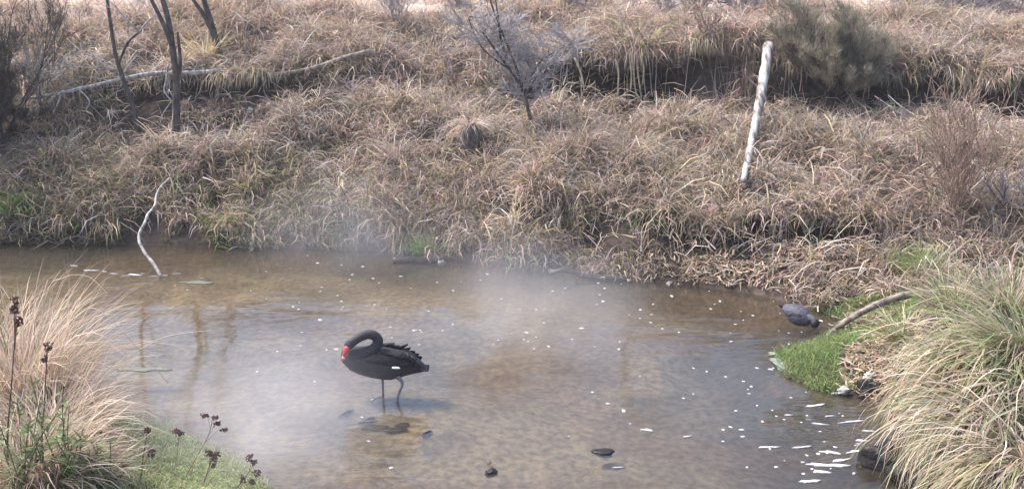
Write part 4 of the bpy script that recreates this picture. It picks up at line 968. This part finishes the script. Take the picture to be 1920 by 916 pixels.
        a = pl[-1]; foot = MB(); toes = [Vector((-.12, .05, 0)), Vector((-.135, 0, 0)), Vector((-.12, -.055, 0))]
        foot.v = [a + Vector((.012, 0, .004))] + [a + q + Vector((0, 0, -.004)) for q in toes] + [a + Vector((.012, 0, -.01))] + [a + q + Vector((0, 0, -.014)) for q in toes]
        foot.f = [(0, 1, 2), (0, 2, 3), (4, 6, 5), (4, 7, 6), (0, 4, 5, 1), (1, 5, 6, 2), (2, 6, 7, 3), (3, 7, 4, 0)]
        foot.build('foot', M['leg'], leg)
swan()

def waterbird():
    c = gnd(1497, 604); s = pxm(c); t = thing('waterbird', 'small slate black waterbird dabbling beside the low bank', 'bird', Vector((c.x, c.y, 0)))
    ax = Vector((.66, -.75, 0)).normalized(); sd = Vector((.75, .66, 0)).normalized(); mb = MB(); rings = []
    for u, w, h, zc in ((-.21, .015, .014, .14), (-.18, .05, .04, .125), (-.13, .085, .075, .105), (-.07, .11, .10, .09), (0, .118, .108, .08), (.05, .108, .10, .075), (.10, .08, .08, .07), (.135, .05, .055, .06), (.16, .02, .025, .055)):
        o = c + ax * u + Vector((0, 0, zc)); rings.append([o + sd * (math.cos(q) * w) + Vector((0, 0, math.sin(q) * h)) for q in np.linspace(0, 2 * math.pi, 16, endpoint=False)])
    mb.rings(rings)
    nk = [c + ax * .09 + Vector((0, 0, .08)), c + ax * .15 + Vector((0, 0, .095)), c + ax * .20 + Vector((0, 0, .075)), c + ax * .225 + Vector((0, 0, .05))]
    mb.tube(smooth_path(nk), list(np.interp(np.linspace(0, 1, 13), [0, .5, 1], [.045, .034, .036])), 10)
    h = c + ax * .215 + Vector((0, 0, .05)); mb.tube([h + ax * q + Vector((0, 0, -q * .5)) for q in (-.035, -.02, 0, .02, .035)], [.024, .044, .05, .042, .022], 12)
    fuse(mb, 'body', M['plume_grey'], t, .006, 5)
    hm = MB().tube([h + ax * q + Vector((0, 0, -q * .5)) for q in (-.04, -.022, 0, .022, .038)], [.014, .0465, .0525, .045, .02], 12).build('head', M['plume_dark'], t)
    MB().tube([h + ax * .03 + Vector((0, 0, -.015)), h + ax * .055 + Vector((0, 0, -.035)), h + ax * .07 + Vector((0, 0, -.052))], [.014, .010, .003], 8).build('bill', M['leg'], hm)
    tl = MB()
    for k in range(5):
        d = (-ax + sd * (k - 2) * .18 + Vector((0, 0, .22))).normalized(); p = c - ax * .165 + Vector((0, 0, .125))
        tl.tube([p, p + d * .05, p + d * .095], [.034, .028, .012], 8, flat=.6)
    tl.build('tail', M['plume_dark'], t)
    for sg in (-1, 1):
        w = []
        for u in np.linspace(-.17, .08, 9):
            q = (u + .17) / .25; o = c + ax * u + sd * sg * (.055 + .035 * math.sin(math.pi * q)) + Vector((0, 0, .10 - .012 * q))
            w.append([o + sd * sg * .014 + Vector((0, 0, .025)) + sd * sg * math.cos(a) * .018 + Vector((0, 0, math.sin(a) * (.008 + .036 * math.sin(math.pi * (.08 + .84 * q))))) for a in np.linspace(0, 2 * math.pi, 10, endpoint=False)])
        MB().rings(w).build('wing', M['plume_grey'], t)
waterbird()

# ------------------------------------------------------------------ steam over the warm stream, thin haze in the air
def box_obj(name, lo, hi, mat, label, cat):
    mb = MB(); x0, y0, z0 = lo; x1, y1, z1 = hi
    mb.v = [Vector(p) for p in ((x0, y0, z0), (x1, y0, z0), (x1, y1, z0), (x0, y1, z0), (x0, y0, z1), (x1, y0, z1), (x1, y1, z1), (x0, y1, z1))]
    mb.f = [(3, 2, 1, 0), (4, 5, 6, 7), (0, 1, 5, 4), (1, 2, 6, 5), (2, 3, 7, 6), (3, 0, 4, 7)]
    return tag(mb.build(name, mat, loc=(0, 0, 0), smooth=False), label, cat, kind='stuff')
def vol_mat(name, col, dens):
    m = bpy.data.materials.new(name); m.use_nodes = True; nt = m.node_tree; nt.nodes.remove(nt.nodes['Principled BSDF'])
    v = nt.nodes.new('ShaderNodeVolumePrincipled'); v.inputs['Color'].default_value = (*col, 1); v.inputs['Density'].default_value = dens; v.inputs['Anisotropy'].default_value = .2
    nt.links.new(v.outputs[0], nt.nodes['Material Output'].inputs['Volume']); return m, nt, v
hm, _n, _v = vol_mat('thin_haze', (.96, .95, 1.0), HAZE)
box_obj('haze', (-420, -70, -1.6), (420, 450, 8.5), hm, 'thin pale haze in the damp air', 'haze')
sm, nt, v = vol_mat('steam', (.98, .97, 1.0), 0)
N = nt.nodes.new; L = nt.links.new
tc = N('ShaderNodeTexCoord'); nz = N('ShaderNodeTexNoise'); nz.inputs['Scale'].default_value = .9; nz.inputs['Detail'].default_value = 2; nz.inputs['Distortion'].default_value = .8
L(tc.outputs['Object'], nz.inputs['Vector'])
tot = None
for (px, py, rx, k) in STEAM:
    p = gnd(px, py); mp = N('ShaderNodeMapping'); mp.vector_type = 'TEXTURE'; mp.inputs['Location'].default_value = (p.x, p.y, .15); mp.inputs['Scale'].default_value = (rx, rx * 1.1, .95); L(tc.outputs['Object'], mp.inputs[0])
    ln = N('ShaderNodeVectorMath'); ln.operation = 'LENGTH'; L(mp.outputs[0], ln.inputs[0])
    q = N('ShaderNodeMapRange'); q.interpolation_type = 'SMOOTHSTEP'; q.inputs[1].default_value = 0; q.inputs[2].default_value = 1; q.inputs[3].default_value = k; q.inputs[4].default_value = 0; L(ln.outputs['Value'], q.inputs[0])
    if tot is None: tot = q.outputs[0]
    else:
        a_ = N('ShaderNodeMath'); a_.operation = 'ADD'; L(tot, a_.inputs[0]); L(q.outputs[0], a_.inputs[1]); tot = a_.outputs[0]
r_ = N('ShaderNodeMapRange'); r_.inputs[1].default_value = .36; r_.inputs[2].default_value = .68; r_.inputs[3].default_value = .3; r_.inputs[4].default_value = 1; L(nz.outputs['Fac'], r_.inputs[0])
mu = N('ShaderNodeMath'); mu.operation = 'MULTIPLY'; L(tot, mu.inputs[0]); L(r_.outputs[0], mu.inputs[1]); L(mu.outputs[0], v.inputs['Density'])
st = box_obj('steam', (-5.5, 8.2, .006), (3.6, 17.6, 1.1), sm, 'white steam drifting low over the warm stream', 'steam')
